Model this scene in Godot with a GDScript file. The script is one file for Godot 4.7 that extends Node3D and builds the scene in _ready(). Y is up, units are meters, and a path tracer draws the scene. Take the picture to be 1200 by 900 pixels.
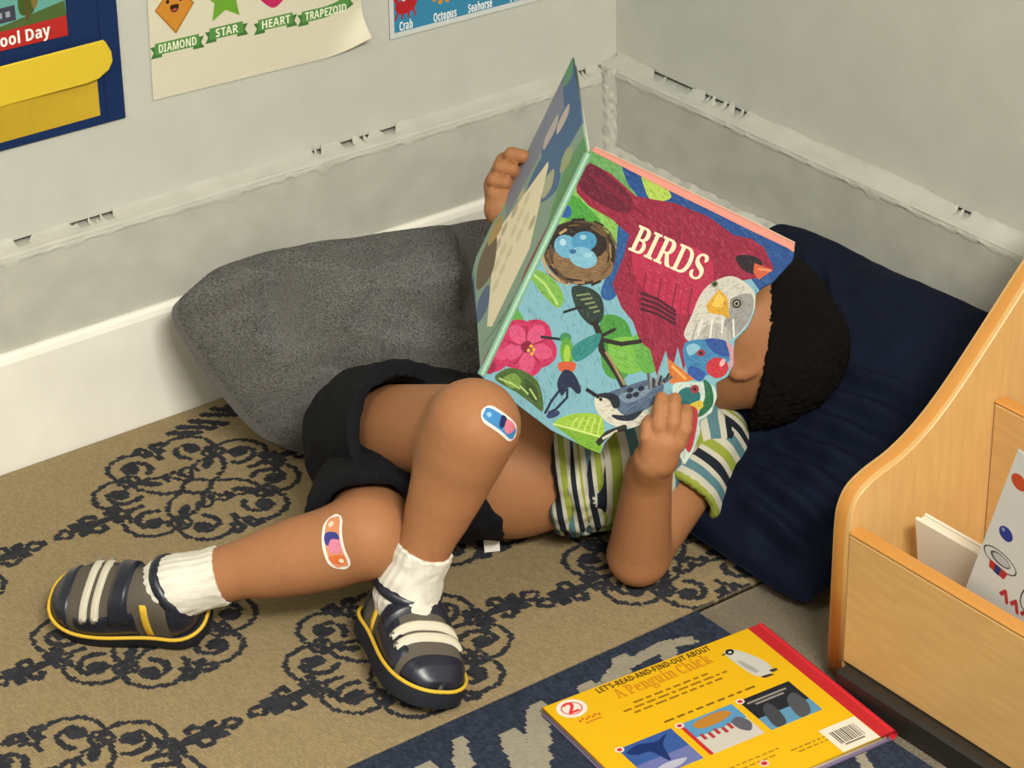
extends Node3D
# A corner of a classroom: a person lies on a patterned rug between two pillows, reading a big picture book.
# World: y up, metres. The room corner is at x = 0, z = 0; the left wall runs along -x, the right wall along +z.

const EXPOSURE := 1.0
var rng := RandomNumberGenerator.new()
var mats := {}

# ------------------------------------------------------------------ mesh collector
class Acc:
	var v := PackedVector3Array()
	var n := PackedVector3Array()
	var uv := PackedVector2Array()
	var ix := PackedInt32Array()
	func vert(p: Vector3, nn: Vector3, t := Vector2.ZERO) -> int:
		v.push_back(p); n.push_back(nn); uv.push_back(t)
		return v.size() - 1
	func tri(a: int, b: int, c: int) -> void:
		# keeps the front side where the normal points (front faces run clockwise)
		var g := (v[b] - v[a]).cross(v[c] - v[a])
		if g.dot(n[a] + n[b] + n[c]) > 0.0:
			ix.push_back(a); ix.push_back(c); ix.push_back(b)
		else:
			ix.push_back(a); ix.push_back(b); ix.push_back(c)
	func face(pts: Array, nn: Vector3, uvs: Array = []) -> void:
		var s := v.size()
		for i in pts.size():
			vert(pts[i], nn, uvs[i] if uvs.size() > i else Vector2.ZERO)
		for i in range(1, pts.size() - 1):
			tri(s, s + i, s + i + 1)
	func mesh(mat: Material) -> ArrayMesh:
		var a := []
		a.resize(Mesh.ARRAY_MAX)
		a[Mesh.ARRAY_VERTEX] = v; a[Mesh.ARRAY_NORMAL] = n; a[Mesh.ARRAY_TEX_UV] = uv; a[Mesh.ARRAY_INDEX] = ix
		var m := ArrayMesh.new()
		m.add_surface_from_arrays(Mesh.PRIMITIVE_TRIANGLES, a)
		m.surface_set_material(0, mat)
		return m

func put(acc: Acc, called: String, mat: Material, parent: Node3D = self) -> MeshInstance3D:
	var o := MeshInstance3D.new()
	o.name = called
	o.mesh = acc.mesh(mat)
	o.cast_shadow = GeometryInstance3D.SHADOW_CASTING_SETTING_ON
	parent.add_child(o, true)
	return o

func thing(called: String, label: String, category: String, group := "") -> Node3D:
	var o := Node3D.new()
	o.name = called
	add_child(o, true)
	tag(o, label, category, group)
	return o

func tag(o: Node, label: String, category: String, group := "") -> void:
	o.set_meta("label", label)
	o.set_meta("category", category)
	if group != "":
		o.set_meta("group", group)

func structure(o: Node, label: String, category: String) -> Node:
	tag(o, label, category)
	o.set_meta("kind", "structure")
	return o

# moves a thing's node to its base and keeps its parts where they are
func rebase(o: Node3D, at: Vector3) -> void:
	o.position = at
	for c in o.get_children():
		c.position -= at

# ------------------------------------------------------------------ materials
func hexc(s: String) -> Color:
	return Color.html(s)

func mat(key: String, col: Color, rough := 0.8, metal := 0.0) -> StandardMaterial3D:
	if mats.has(key):
		return mats[key]
	var m := StandardMaterial3D.new()
	m.albedo_color = col
	m.roughness = rough
	m.metallic = metal
	m.metallic_specular = 0.5 if rough < 0.5 else 0.25
	m.cull_mode = BaseMaterial3D.CULL_DISABLED
	mats[key] = m
	return m

func noise_tex(freq: float, octaves: int, lo: Color, hi: Color, sd: int, size := 512, kind := FastNoiseLite.TYPE_SIMPLEX_SMOOTH) -> NoiseTexture2D:
	var f := FastNoiseLite.new()
	f.seed = sd
	f.noise_type = kind
	f.frequency = freq
	f.fractal_octaves = octaves
	var t := NoiseTexture2D.new()
	t.width = size; t.height = size
	t.seamless = true
	t.noise = f
	var g := Gradient.new()
	g.set_color(0, lo); g.set_color(1, hi)
	t.color_ramp = g
	return t

func rough_mat(key: String, lo: Color, hi: Color, rough: float, tile: float, freq := 0.03, bump := 0.0, bump_freq := 0.05, sd := 1) -> StandardMaterial3D:
	if mats.has(key):
		return mats[key]
	var m := mat(key, Color.WHITE, rough)
	m.albedo_texture = noise_tex(freq, 4, lo, hi, sd)
	m.uv1_triplanar = true
	m.uv1_world_triplanar = true
	m.uv1_scale = Vector3.ONE / tile
	if bump > 0.0:
		m.heightmap_enabled = true
		m.heightmap_scale = bump
		m.heightmap_texture = noise_tex(bump_freq, 4, Color.BLACK, Color.WHITE, sd + 7)
	return m

func tex_mat(key: String, img: Image, rough := 0.6, tint := 0.88) -> StandardMaterial3D:
	var m := mat(key, Color(tint, tint, tint), rough)
	img.generate_mipmaps()
	m.albedo_texture = ImageTexture.create_from_image(img)
	m.metallic_specular = 0.25
	return m

# ------------------------------------------------------------------ solid shapes
func box(acc: Acc, c: Vector3, s: Vector3, bev := 0.002, b := Basis.IDENTITY) -> void:
	var h := s * 0.5
	var e := minf(bev, minf(h.x, minf(h.y, h.z)) * 0.9)
	var ax := [Vector3.RIGHT, Vector3.UP, Vector3.BACK]
	for i in 3:
		for sg in [-1.0, 1.0]:
			var n: Vector3 = ax[i] * sg
			var u: Vector3 = ax[(i + 1) % 3]
			var w: Vector3 = ax[(i + 2) % 3]
			var hu: float = h[(i + 1) % 3] - e
			var hw: float = h[(i + 2) % 3] - e
			var o: Vector3 = n * h[i]
			var q := []
			for k in [[-1, -1], [1, -1], [1, 1], [-1, 1]]:
				q.append(c + b * (o + u * hu * k[0] + w * hw * k[1]))
			acc.face(q, b * n, [Vector2(0, 1), Vector2(1, 1), Vector2(1, 0), Vector2(0, 0)])
	for i in 3:
		for s1 in [-1.0, 1.0]:
			for s2 in [-1.0, 1.0]:
				var a1: Vector3 = ax[(i + 1) % 3] * s1
				var a2: Vector3 = ax[(i + 2) % 3] * s2
				var h1: float = h[(i + 1) % 3]
				var h2: float = h[(i + 2) % 3]
				var l: Vector3 = ax[i] * (h[i] - e)
				var p1: Vector3 = a1 * h1 + a2 * (h2 - e)
				var p2: Vector3 = a1 * (h1 - e) + a2 * h2
				acc.face([c + b * (p1 - l), c + b * (p1 + l), c + b * (p2 + l), c + b * (p2 - l)], (b * (a1 + a2)).normalized())
	for sx in [-1.0, 1.0]:
		for sy in [-1.0, 1.0]:
			for sz in [-1.0, 1.0]:
				var k := Vector3(sx, sy, sz)
				acc.face([c + b * (k * Vector3(h.x, h.y - e, h.z - e)), c + b * (k * Vector3(h.x - e, h.y, h.z - e)), c + b * (k * Vector3(h.x - e, h.y - e, h.z))], (b * k).normalized())

# a flat outline (2D points, metres) standing on a frame (origin, u, v, normal) and given a thickness with rounded edges
func slab(acc: Acc, pts: PackedVector2Array, o: Vector3, u: Vector3, v: Vector3, thick: float, bev: float, uvr := Rect2()) -> void:
	var nrm := u.cross(v).normalized()
	if thick < 0.0:
		nrm = -nrm
		thick = -thick
	var n := pts.size()
	var area := 0.0
	for i in n:
		area += pts[i].cross(pts[(i + 1) % n])
	var sgn := 1.0 if area > 0.0 else -1.0
	var outn := PackedVector2Array()
	for i in n:
		var d0 := (pts[i] - pts[(i + n - 1) % n]).normalized()
		var d1 := (pts[(i + 1) % n] - pts[i]).normalized()
		outn.push_back((Vector2(d0.y, -d0.x) + Vector2(d1.y, -d1.x)).normalized() * sgn)
	var tris := Geometry2D.triangulate_polygon(pts)
	for side in [0, 1]:
		var s := acc.v.size()
		for i in n:
			var p := pts[i] - outn[i] * bev
			var t := Vector2.ZERO
			if uvr.size.x != 0.0:
				t = (pts[i] - uvr.position) / uvr.size
			acc.vert(o + u * p.x + v * p.y + nrm * (thick * side), nrm * (1.0 if side == 1 else -1.0), t)
		for i in range(0, tris.size(), 3):
			acc.tri(s + tris[i], s + tris[i + 1], s + tris[i + 2])
	var prof := [[bev, 0.0], [bev * 0.3, bev * 0.3], [0.0, bev], [0.0, thick - bev], [bev * 0.3, thick - bev * 0.3], [bev, thick]]
	var s2 := acc.v.size()
	for r in prof.size():
		for i in n:
			var p: Vector2 = pts[i] - outn[i] * prof[r][0]
			var zz: float = (prof[r][1] / thick - 0.5) * 2.0
			var o3 := u * outn[i].x + v * outn[i].y
			var nn := (o3 + nrm * (zz * (1.2 if absf(zz) > 0.99 else 0.2))).normalized()
			var t := Vector2.ZERO
			if uvr.size.x != 0.0:
				t = (p - uvr.position) / uvr.size
			acc.vert(o + u * p.x + v * p.y + nrm * prof[r][1], nn, t)
	for r in prof.size() - 1:
		for i in n:
			var j := (i + 1) % n
			var a := s2 + r * n + i
			var b := s2 + r * n + j
			acc.tri(a, b, b + n); acc.tri(a, b + n, a + n)

func grid(acc: Acc, nu: int, nv: int, fn: Callable, flip := false) -> void:
	# a smooth sheet: fn(u, v) gives the point; normals come from differences
	var s := acc.v.size()
	var pts := PackedVector3Array()
	for j in nv + 1:
		for i in nu + 1:
			pts.push_back(fn.call(float(i) / nu, float(j) / nv))
	for j in nv + 1:
		for i in nu + 1:
			var a := pts[j * (nu + 1) + mini(i + 1, nu)] - pts[j * (nu + 1) + maxi(i - 1, 0)]
			var b := pts[mini(j + 1, nv) * (nu + 1) + i] - pts[maxi(j - 1, 0) * (nu + 1) + i]
			var nn := a.cross(b).normalized()
			if nn.length() < 0.5:
				nn = Vector3.UP
			acc.vert(pts[j * (nu + 1) + i], -nn if flip else nn, Vector2(float(i) / nu, float(j) / nv))
	for j in nv:
		for i in nu:
			var a := s + j * (nu + 1) + i
			acc.tri(a, a + 1, a + nu + 2); acc.tri(a, a + nu + 2, a + nu + 1)

func tube(acc: Acc, pts: Array, r: float, sides := 8, closed := false) -> void:
	var s := acc.v.size()
	var n := pts.size()
	var up := Vector3.UP
	for i in n:
		var d: Vector3
		if closed:
			d = (pts[(i + 1) % n] - pts[(i + n - 1) % n]).normalized()
		else:
			d = (pts[mini(i + 1, n - 1)] - pts[maxi(i - 1, 0)]).normalized()
		if absf(d.dot(up)) > 0.95:
			up = Vector3.RIGHT
		var a := d.cross(up).normalized()
		var b := a.cross(d)
		for k in sides:
			var q := TAU * k / sides
			var nn := a * cos(q) + b * sin(q)
			acc.vert(pts[i] + nn * r, nn)
	for i in (n if closed else n - 1):
		for k in sides:
			var a2 := s + i * sides + k
			var b2 := s + i * sides + (k + 1) % sides
			var c2 := s + ((i + 1) % n) * sides + k
			var d2 := s + ((i + 1) % n) * sides + (k + 1) % sides
			acc.tri(a2, b2, d2); acc.tri(a2, d2, c2)

func lettering(txt: String, font_bold: bool, serif: bool, height: float, depth: float, material: Material, o: Vector3, u: Vector3, v: Vector3, called: String, parent: Node3D, fit_width := 0.0) -> MeshInstance3D:
	var f := SystemFont.new()
	f.font_names = PackedStringArray(["Droid Serif" if serif else "Droid Sans"])
	f.font_weight = 700 if font_bold else 400
	var t := TextMesh.new()
	t.text = txt
	t.font = f
	t.font_size = 32
	t.pixel_size = height / 23.0
	t.depth = depth
	t.material = material
	t.curve_step = 1.0
	var mi := MeshInstance3D.new()
	mi.name = called
	mi.mesh = t
	parent.add_child(mi, true)
	var w := t.get_aabb().size.x
	var sx := fit_width / w if fit_width > 0.0 and w > 0.0 else 1.0
	mi.transform = Transform3D(Basis(u.normalized() * sx, v.normalized(), u.cross(v).normalized()), o)
	return mi

# ------------------------------------------------------------------ bodies: distance fields meshed as surface nets
# bone: [a, radius a, b, radius b, blend]
func capd(p: Vector3, b: Array) -> float:
	var a: Vector3 = b[0]
	var d: Vector3 = b[2] - a
	var l := d.length_squared()
	var t := clampf((p - a).dot(d) / l, 0.0, 1.0) if l > 0.0 else 0.0
	return p.distance_to(a + d * t) - lerpf(b[1], b[3], t)

func field_at(bones: Array, p: Vector3) -> float:
	var f := 1.0
	for b in bones:
		var d := capd(p, b)
		var k: float = b[4]
		var h := maxf(k - absf(d - f), 0.0) / k
		f = minf(d, f) - h * h * k * 0.25
	return f

func field_mesh(acc: Acc, bones: Array, cell: float, planes: Array = [], carves: Array = [], uvf = null) -> void:
	var lo := Vector3.ONE * 9.0
	var hi := -lo
	for b in bones:
		for e in 2:
			var c: Vector3 = b[e * 2]
			var r: float = b[e * 2 + 1] + cell * 4.0
			lo = lo.min(c - Vector3.ONE * r)
			hi = hi.max(c + Vector3.ONE * r)
	var nx := int((hi.x - lo.x) / cell) + 2
	var ny := int((hi.y - lo.y) / cell) + 2
	var nz := int((hi.z - lo.z) / cell) + 2
	var f := PackedFloat32Array()
	f.resize(nx * ny * nz)
	f.fill(1.0)
	for b in bones:
		var a: Vector3 = b[0]
		var bb: Vector3 = b[2]
		var ra: float = b[1]
		var rb: float = b[3]
		var k: float = b[4]
		var m := maxf(ra, rb) + k + cell * 3.0
		var l0 := (a.min(bb) - Vector3.ONE * m - lo) / cell
		var l1 := (a.max(bb) + Vector3.ONE * m - lo) / cell
		var d := bb - a
		var ll := maxf(d.length_squared(), 1e-9)
		for iz in range(maxi(0, int(l0.z)), mini(nz, int(l1.z) + 1)):
			for iy in range(maxi(0, int(l0.y)), mini(ny, int(l1.y) + 1)):
				var row := (iz * ny + iy) * nx
				for ixx in range(maxi(0, int(l0.x)), mini(nx, int(l1.x) + 1)):
					var p := lo + Vector3(ixx, iy, iz) * cell - a
					var t := clampf(p.dot(d) / ll, 0.0, 1.0)
					var dist := (p - d * t).length() - lerpf(ra, rb, t)
					var old := f[row + ixx]
					var h := k - absf(dist - old)
					var nv := minf(dist, old)
					if h > 0.0:
						nv -= h * h / k * 0.25
					f[row + ixx] = nv
	if planes.size() + carves.size() > 0:
		for iz in nz:
			for iy in ny:
				var row := (iz * ny + iy) * nx
				for ixx in nx:
					var val := f[row + ixx]
					if val > cell * 3.0:
						continue
					var p := lo + Vector3(ixx, iy, iz) * cell
					for pl in planes:
						val = maxf(val, (p - pl[0]).dot(pl[1]))
					for cv in carves:
						val = maxf(val, -capd(p, cv))
					f[row + ixx] = val
	var id := PackedInt32Array()
	id.resize(nx * ny * nz)
	id.fill(-1)
	var off := [0, 1, nx, nx + 1, nx * ny, nx * ny + 1, nx * ny + nx, nx * ny + nx + 1]
	var edges := [[0, 1], [2, 3], [4, 5], [6, 7], [0, 2], [1, 3], [4, 6], [5, 7], [0, 4], [1, 5], [2, 6], [3, 7]]
	var cv8 := PackedFloat32Array()
	cv8.resize(8)
	var lim := cell * 3.0
	for iz in nz - 1:
		for iy in ny - 1:
			var row := (iz * ny + iy) * nx
			for ixx in nx - 1:
				var c0 := f[row + ixx]
				if c0 > lim or c0 < -lim:
					continue
				var neg := 0
				for q in 8:
					cv8[q] = f[row + ixx + off[q]]
					if cv8[q] < 0.0:
						neg += 1
				if neg == 0 or neg == 8:
					continue
				var s := Vector3.ZERO
				var cnt := 0
				for e in edges:
					var fa := cv8[e[0]]
					var fb := cv8[e[1]]
					if (fa < 0.0) != (fb < 0.0):
						var t := fa / (fa - fb)
						var pa := Vector3(e[0] & 1, (e[0] >> 1) & 1, e[0] >> 2)
						var pb := Vector3(e[1] & 1, (e[1] >> 1) & 1, e[1] >> 2)
						s += pa.lerp(pb, t)
						cnt += 1
				var g := Vector3(cv8[1] + cv8[3] + cv8[5] + cv8[7] - cv8[0] - cv8[2] - cv8[4] - cv8[6],
					cv8[2] + cv8[3] + cv8[6] + cv8[7] - cv8[0] - cv8[1] - cv8[4] - cv8[5],
					cv8[4] + cv8[5] + cv8[6] + cv8[7] - cv8[0] - cv8[1] - cv8[2] - cv8[3]).normalized()
				var pos := lo + (Vector3(ixx, iy, iz) + s / cnt) * cell
				id[row + ixx] = acc.vert(pos, g, uvf.call(pos) if uvf != null else Vector2.ZERO)
	for iz in range(1, nz - 1):
		for iy in range(1, ny - 1):
			var row := (iz * ny + iy) * nx
			for ixx in range(1, nx - 1):
				var i0 := row + ixx
				if id[i0] < 0:
					continue
				var neg0 := f[i0] < 0.0
				if neg0 != (f[i0 + 1] < 0.0):
					quad_ids(acc, id[i0], id[i0 - nx], id[i0 - nx - nx * ny], id[i0 - nx * ny])
				if neg0 != (f[i0 + nx] < 0.0):
					quad_ids(acc, id[i0], id[i0 - 1], id[i0 - 1 - nx * ny], id[i0 - nx * ny])
				if neg0 != (f[i0 + nx * ny] < 0.0):
					quad_ids(acc, id[i0], id[i0 - 1], id[i0 - 1 - nx], id[i0 - nx])

func quad_ids(acc: Acc, a: int, b: int, c: int, d: int) -> void:
	if a < 0 or b < 0 or c < 0 or d < 0:
		return
	acc.tri(a, b, c)
	acc.tri(a, c, d)

# pushes the points of a collector along their normals by fn(point), and turns the normals to match
func wrinkle(acc: Acc, from: int, fn: Callable) -> void:
	var e := 0.002
	for i in range(from, acc.v.size()):
		var p := acc.v[i]
		var nn := acc.n[i]
		var h: float = fn.call(p)
		var g := Vector3(fn.call(p + Vector3(e, 0, 0)) - h, fn.call(p + Vector3(0, e, 0)) - h, fn.call(p + Vector3(0, 0, e)) - h) / e
		g -= nn * g.dot(nn)
		acc.v[i] = p + nn * h
		acc.n[i] = (nn - g).normalized()

# a thin sheet laid on a body: walks from a plane above down to the surface
func drape(acc: Acc, bones: Array, c: Vector3, u: Vector3, n: Vector3, lu: float, lv: float, lift: float, round_ends := true) -> void:
	var nn := n.normalized()
	var uu := (u - nn * u.dot(nn)).normalized()
	var vv := nn.cross(uu)
	var hit := func(a: float, b: float) -> Vector3:
		var x := a * 2.0 - 1.0
		var half := 1.0
		if round_ends:
			var over := maxf(absf(x) * lu - (lu - lv), 0.0) / lv
			half = sqrt(maxf(1.0 - over * over, 0.02))
		var p := c + uu * (x * lu) + vv * ((b * 2.0 - 1.0) * lv * half) + nn * 0.03
		for k in 24:
			var d := field_at(bones, p) - lift
			p -= nn * d * 0.9
			if absf(d) < 0.0002:
				break
		return p
	grid(acc, 24, 10, hit)

# ------------------------------------------------------------------ painting flat print into images
class Paint:
	var img: Image
	var w: int
	var h: int
	var sx := 1.0
	var sy := 1.0
	var ox := 0.0
	var oy := 0.0
	func _init(pw: int, ph: int, bg: Color, ux := 1.0, uy := 1.0, x0 := 0.0, y0 := 0.0) -> void:
		w = pw; h = ph
		img = Image.create_empty(w, h, false, Image.FORMAT_RGBA8)
		img.fill(bg)
		sx = pw / ux; sy = ph / uy; ox = x0; oy = y0
	func rect(x: float, y: float, ww: float, hh: float, c: Color) -> void:
		img.fill_rect(Rect2i(int((x - ox) * sx), int((y - oy) * sy), maxi(1, int(ww * sx)), maxi(1, int(hh * sy))), c)
	func poly(pts: PackedVector2Array, c: Color) -> void:
		var n := pts.size()
		var q := PackedVector2Array()
		var y0 := 1e9
		var y1 := -1e9
		for p in pts:
			var t := Vector2((p.x - ox) * sx, (p.y - oy) * sy)
			q.push_back(t)
			y0 = minf(y0, t.y); y1 = maxf(y1, t.y)
		for y in range(maxi(0, int(y0)), mini(h, int(y1) + 1)):
			var yc := y + 0.5
			var xs := []
			for i in n:
				var a := q[i]
				var b := q[(i + 1) % n]
				if (a.y <= yc) != (b.y <= yc):
					xs.append(a.x + (yc - a.y) / (b.y - a.y) * (b.x - a.x))
			xs.sort()
			for i in range(0, xs.size() - 1, 2):
				var xa := maxi(0, int(round(xs[i])))
				var xb := mini(w, int(round(xs[i + 1])))
				if xb > xa:
					img.fill_rect(Rect2i(xa, y, xb - xa, 1), c)
	func smooth(pts: PackedVector2Array) -> PackedVector2Array:
		var o := PackedVector2Array()
		var n := pts.size()
		for i in n:
			for k in 5:
				o.push_back(pts[i].cubic_interpolate(pts[(i + 1) % n], pts[(i + n - 1) % n], pts[(i + 2) % n], k / 5.0))
		return o
	func blob(pts: PackedVector2Array, c: Color) -> void:
		poly(smooth(pts), c)
	func ellipse(x: float, y: float, rx: float, ry: float, c: Color, rot := 0.0) -> void:
		var o := PackedVector2Array()
		for k in 24:
			var a := TAU * k / 24.0
			o.push_back(Vector2(x, y) + Vector2(rx * cos(a), ry * sin(a)).rotated(rot))
		poly(o, c)
	func stroke(pts: PackedVector2Array, wd: float, c: Color) -> void:
		for i in pts.size() - 1:
			var d := (pts[i + 1] - pts[i]).normalized()
			var e := Vector2(-d.y, d.x) * wd * 0.5
			poly(PackedVector2Array([pts[i] + e, pts[i + 1] + e, pts[i + 1] - e, pts[i] - e]), c)
			ellipse(pts[i + 1].x, pts[i + 1].y, wd * 0.5, wd * 0.5, c)

func xy(a: Array) -> PackedVector2Array:
	var o := PackedVector2Array()
	for i in range(0, a.size(), 2):
		o.push_back(Vector2(a[i], a[i + 1]))
	return o

# ------------------------------------------------------------------ scene
func _ready() -> void:
	rng.seed = 20
	setup_camera_and_light()
	build_room()
	build_rugs()
	build_wall_hangings()
	build_shelf()
	build_pillows()
	build_penguin_book()
	build_bird_book()
	build_person()

func setup_camera_and_light() -> void:
	var cam := Camera3D.new()
	cam.name = "camera"
	var right := Vector3(0.7989, -0.0172, 0.6012)
	var fwd := Vector3(0.5232, -0.4741, -0.7082)
	var up := right.cross(fwd).normalized()
	cam.transform = Transform3D(Basis(right.normalized(), up, -fwd.normalized()).orthonormalized(), Vector3(-1.865, 1.422, 2.306))
	cam.fov = 16.52
	cam.near = 0.05
	cam.current = true
	add_child(cam)
	var env := Environment.new()
	env.background_mode = Environment.BG_COLOR
	env.background_color = Color(0.02, 0.02, 0.02)
	env.ambient_light_source = Environment.AMBIENT_SOURCE_DISABLED
	env.tonemap_mode = Environment.TONE_MAPPER_LINEAR
	env.tonemap_exposure = EXPOSURE
	env.sdfgi_enabled = true
	env.ssao_enabled = true
	env.ssil_enabled = true
	var we := WorldEnvironment.new()
	we.environment = env
	add_child(we)
	ceiling_light(Vector3(-1.6, 2.66, 3.2), Vector2(1.2, 0.6), 24.0, "ceiling light panel nearer the middle of the room")
	ceiling_light(Vector3(-2.6, 2.66, 1.4), Vector2(1.2, 0.6), 3.0, "ceiling light panel nearer the wall with posters")

func ceiling_light(at: Vector3, size: Vector2, energy: float, label: String) -> void:
	var t := thing("ceiling_light", label, "light", "ceiling light panels")
	var warm := Color(1.0, 0.985, 0.945)
	var fr := Acc.new()
	for s in [-1.0, 1.0]:
		box(fr, at + Vector3(s * (size.x * 0.5 + 0.012), 0.015, 0), Vector3(0.024, 0.05, size.y + 0.048), 0.003)
		box(fr, at + Vector3(0, 0.015, s * (size.y * 0.5 + 0.012)), Vector3(size.x, 0.05, 0.024), 0.003)
	put(fr, "frame", mat("lamp_frame", Color(0.85, 0.85, 0.83), 0.5), t)
	var df := Acc.new()
	box(df, at + Vector3(0, 0.02, 0), Vector3(size.x, 0.01, size.y), 0.001)
	var m := mat("lamp_glow", Color(0.9, 0.9, 0.88), 0.6)
	m.emission_enabled = true
	m.emission = warm
	m.emission_energy_multiplier = 1.5
	put(df, "diffuser", m, t)
	var l := AreaLight3D.new()
	l.name = "panel_glow"
	l.area_size = size
	l.light_color = warm
	l.light_energy = energy
	l.area_range = 9.0
	l.shadow_enabled = true
	l.transform = Transform3D(Basis(Vector3.RIGHT, -PI / 2), at + Vector3(0, 0.01, 0))
	t.add_child(l)
	rebase(t, at)

# ------------------------------------------------------------------ room shell
func wall_paint() -> StandardMaterial3D:
	return rough_mat("wall_paint", Color8(187, 187, 178), Color8(194, 194, 185), 0.5, 0.5, 0.012, 0.012, 0.03, 4)

func course_paint() -> StandardMaterial3D:
	return rough_mat("course_paint", Color8(172, 171, 161), Color8(188, 187, 177), 0.5, 0.45, 0.012, 0.03, 0.03, 11)

# lumpy filler along the top of the lower wall course; where it is missing the gap behind shows dark
func caulk_line(acc: Acc, t0: float, t1: float, ledge: float, depth: float, place: Callable, gaps: Array, sd: int) -> void:
	var f := FastNoiseLite.new()
	f.seed = sd
	f.frequency = 14.0
	f.fractal_octaves = 4
	var n := int(absf(t1 - t0) / 0.003)
	var rows := []
	for i in n + 1:
		var t := lerpf(t0, t1, float(i) / n)
		var q1 := f.get_noise_1d(t)
		var q2 := f.get_noise_1d(t + 40.0)
		var q3 := f.get_noise_1d(t * 3.0 + 80.0)
		var open := 0.0
		for g in gaps:
			if t > g[0] and t < g[1]:
				var e := minf(t - g[0], g[1] - t)
				open = clampf(e / 0.003, 0.0, 1.0) * clampf(0.75 + f.get_noise_1d(t * 9.0 + 7.0) * 3.2, 0.0, 1.0)
		var top := ledge + 0.006 + q1 * 0.004
		var sec := [
			place.call(t, lerpf(0.0003, 0.008, open), lerpf(top, ledge - 0.0035, open)),
			place.call(t, lerpf(0.003 + q2 * 0.001, 0.009, open), lerpf(ledge + 0.001 + q2 * 0.0015, ledge - 0.0035, open)),
			place.call(t, depth * 0.55, ledge - 0.0015 + q2 * 0.001),
			place.call(t, depth - 0.003 + q3 * 0.0005, ledge - 0.0035 + q1 * 0.0008),
			place.call(t, depth + 0.0012 + maxf(q3, 0.0) * 0.003, ledge - 0.009 + q1 * 0.0016),
			place.call(t, depth + 0.0003, ledge - 0.0135 + q3 * 0.004 - maxf(q1 - 0.25, 0.0) * 0.03),
		]
		rows.append(sec)
	grid(acc, n, 5, func(u: float, v: float) -> Vector3: return rows[int(round(u * n))][int(round(v * 5.0))])

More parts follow.
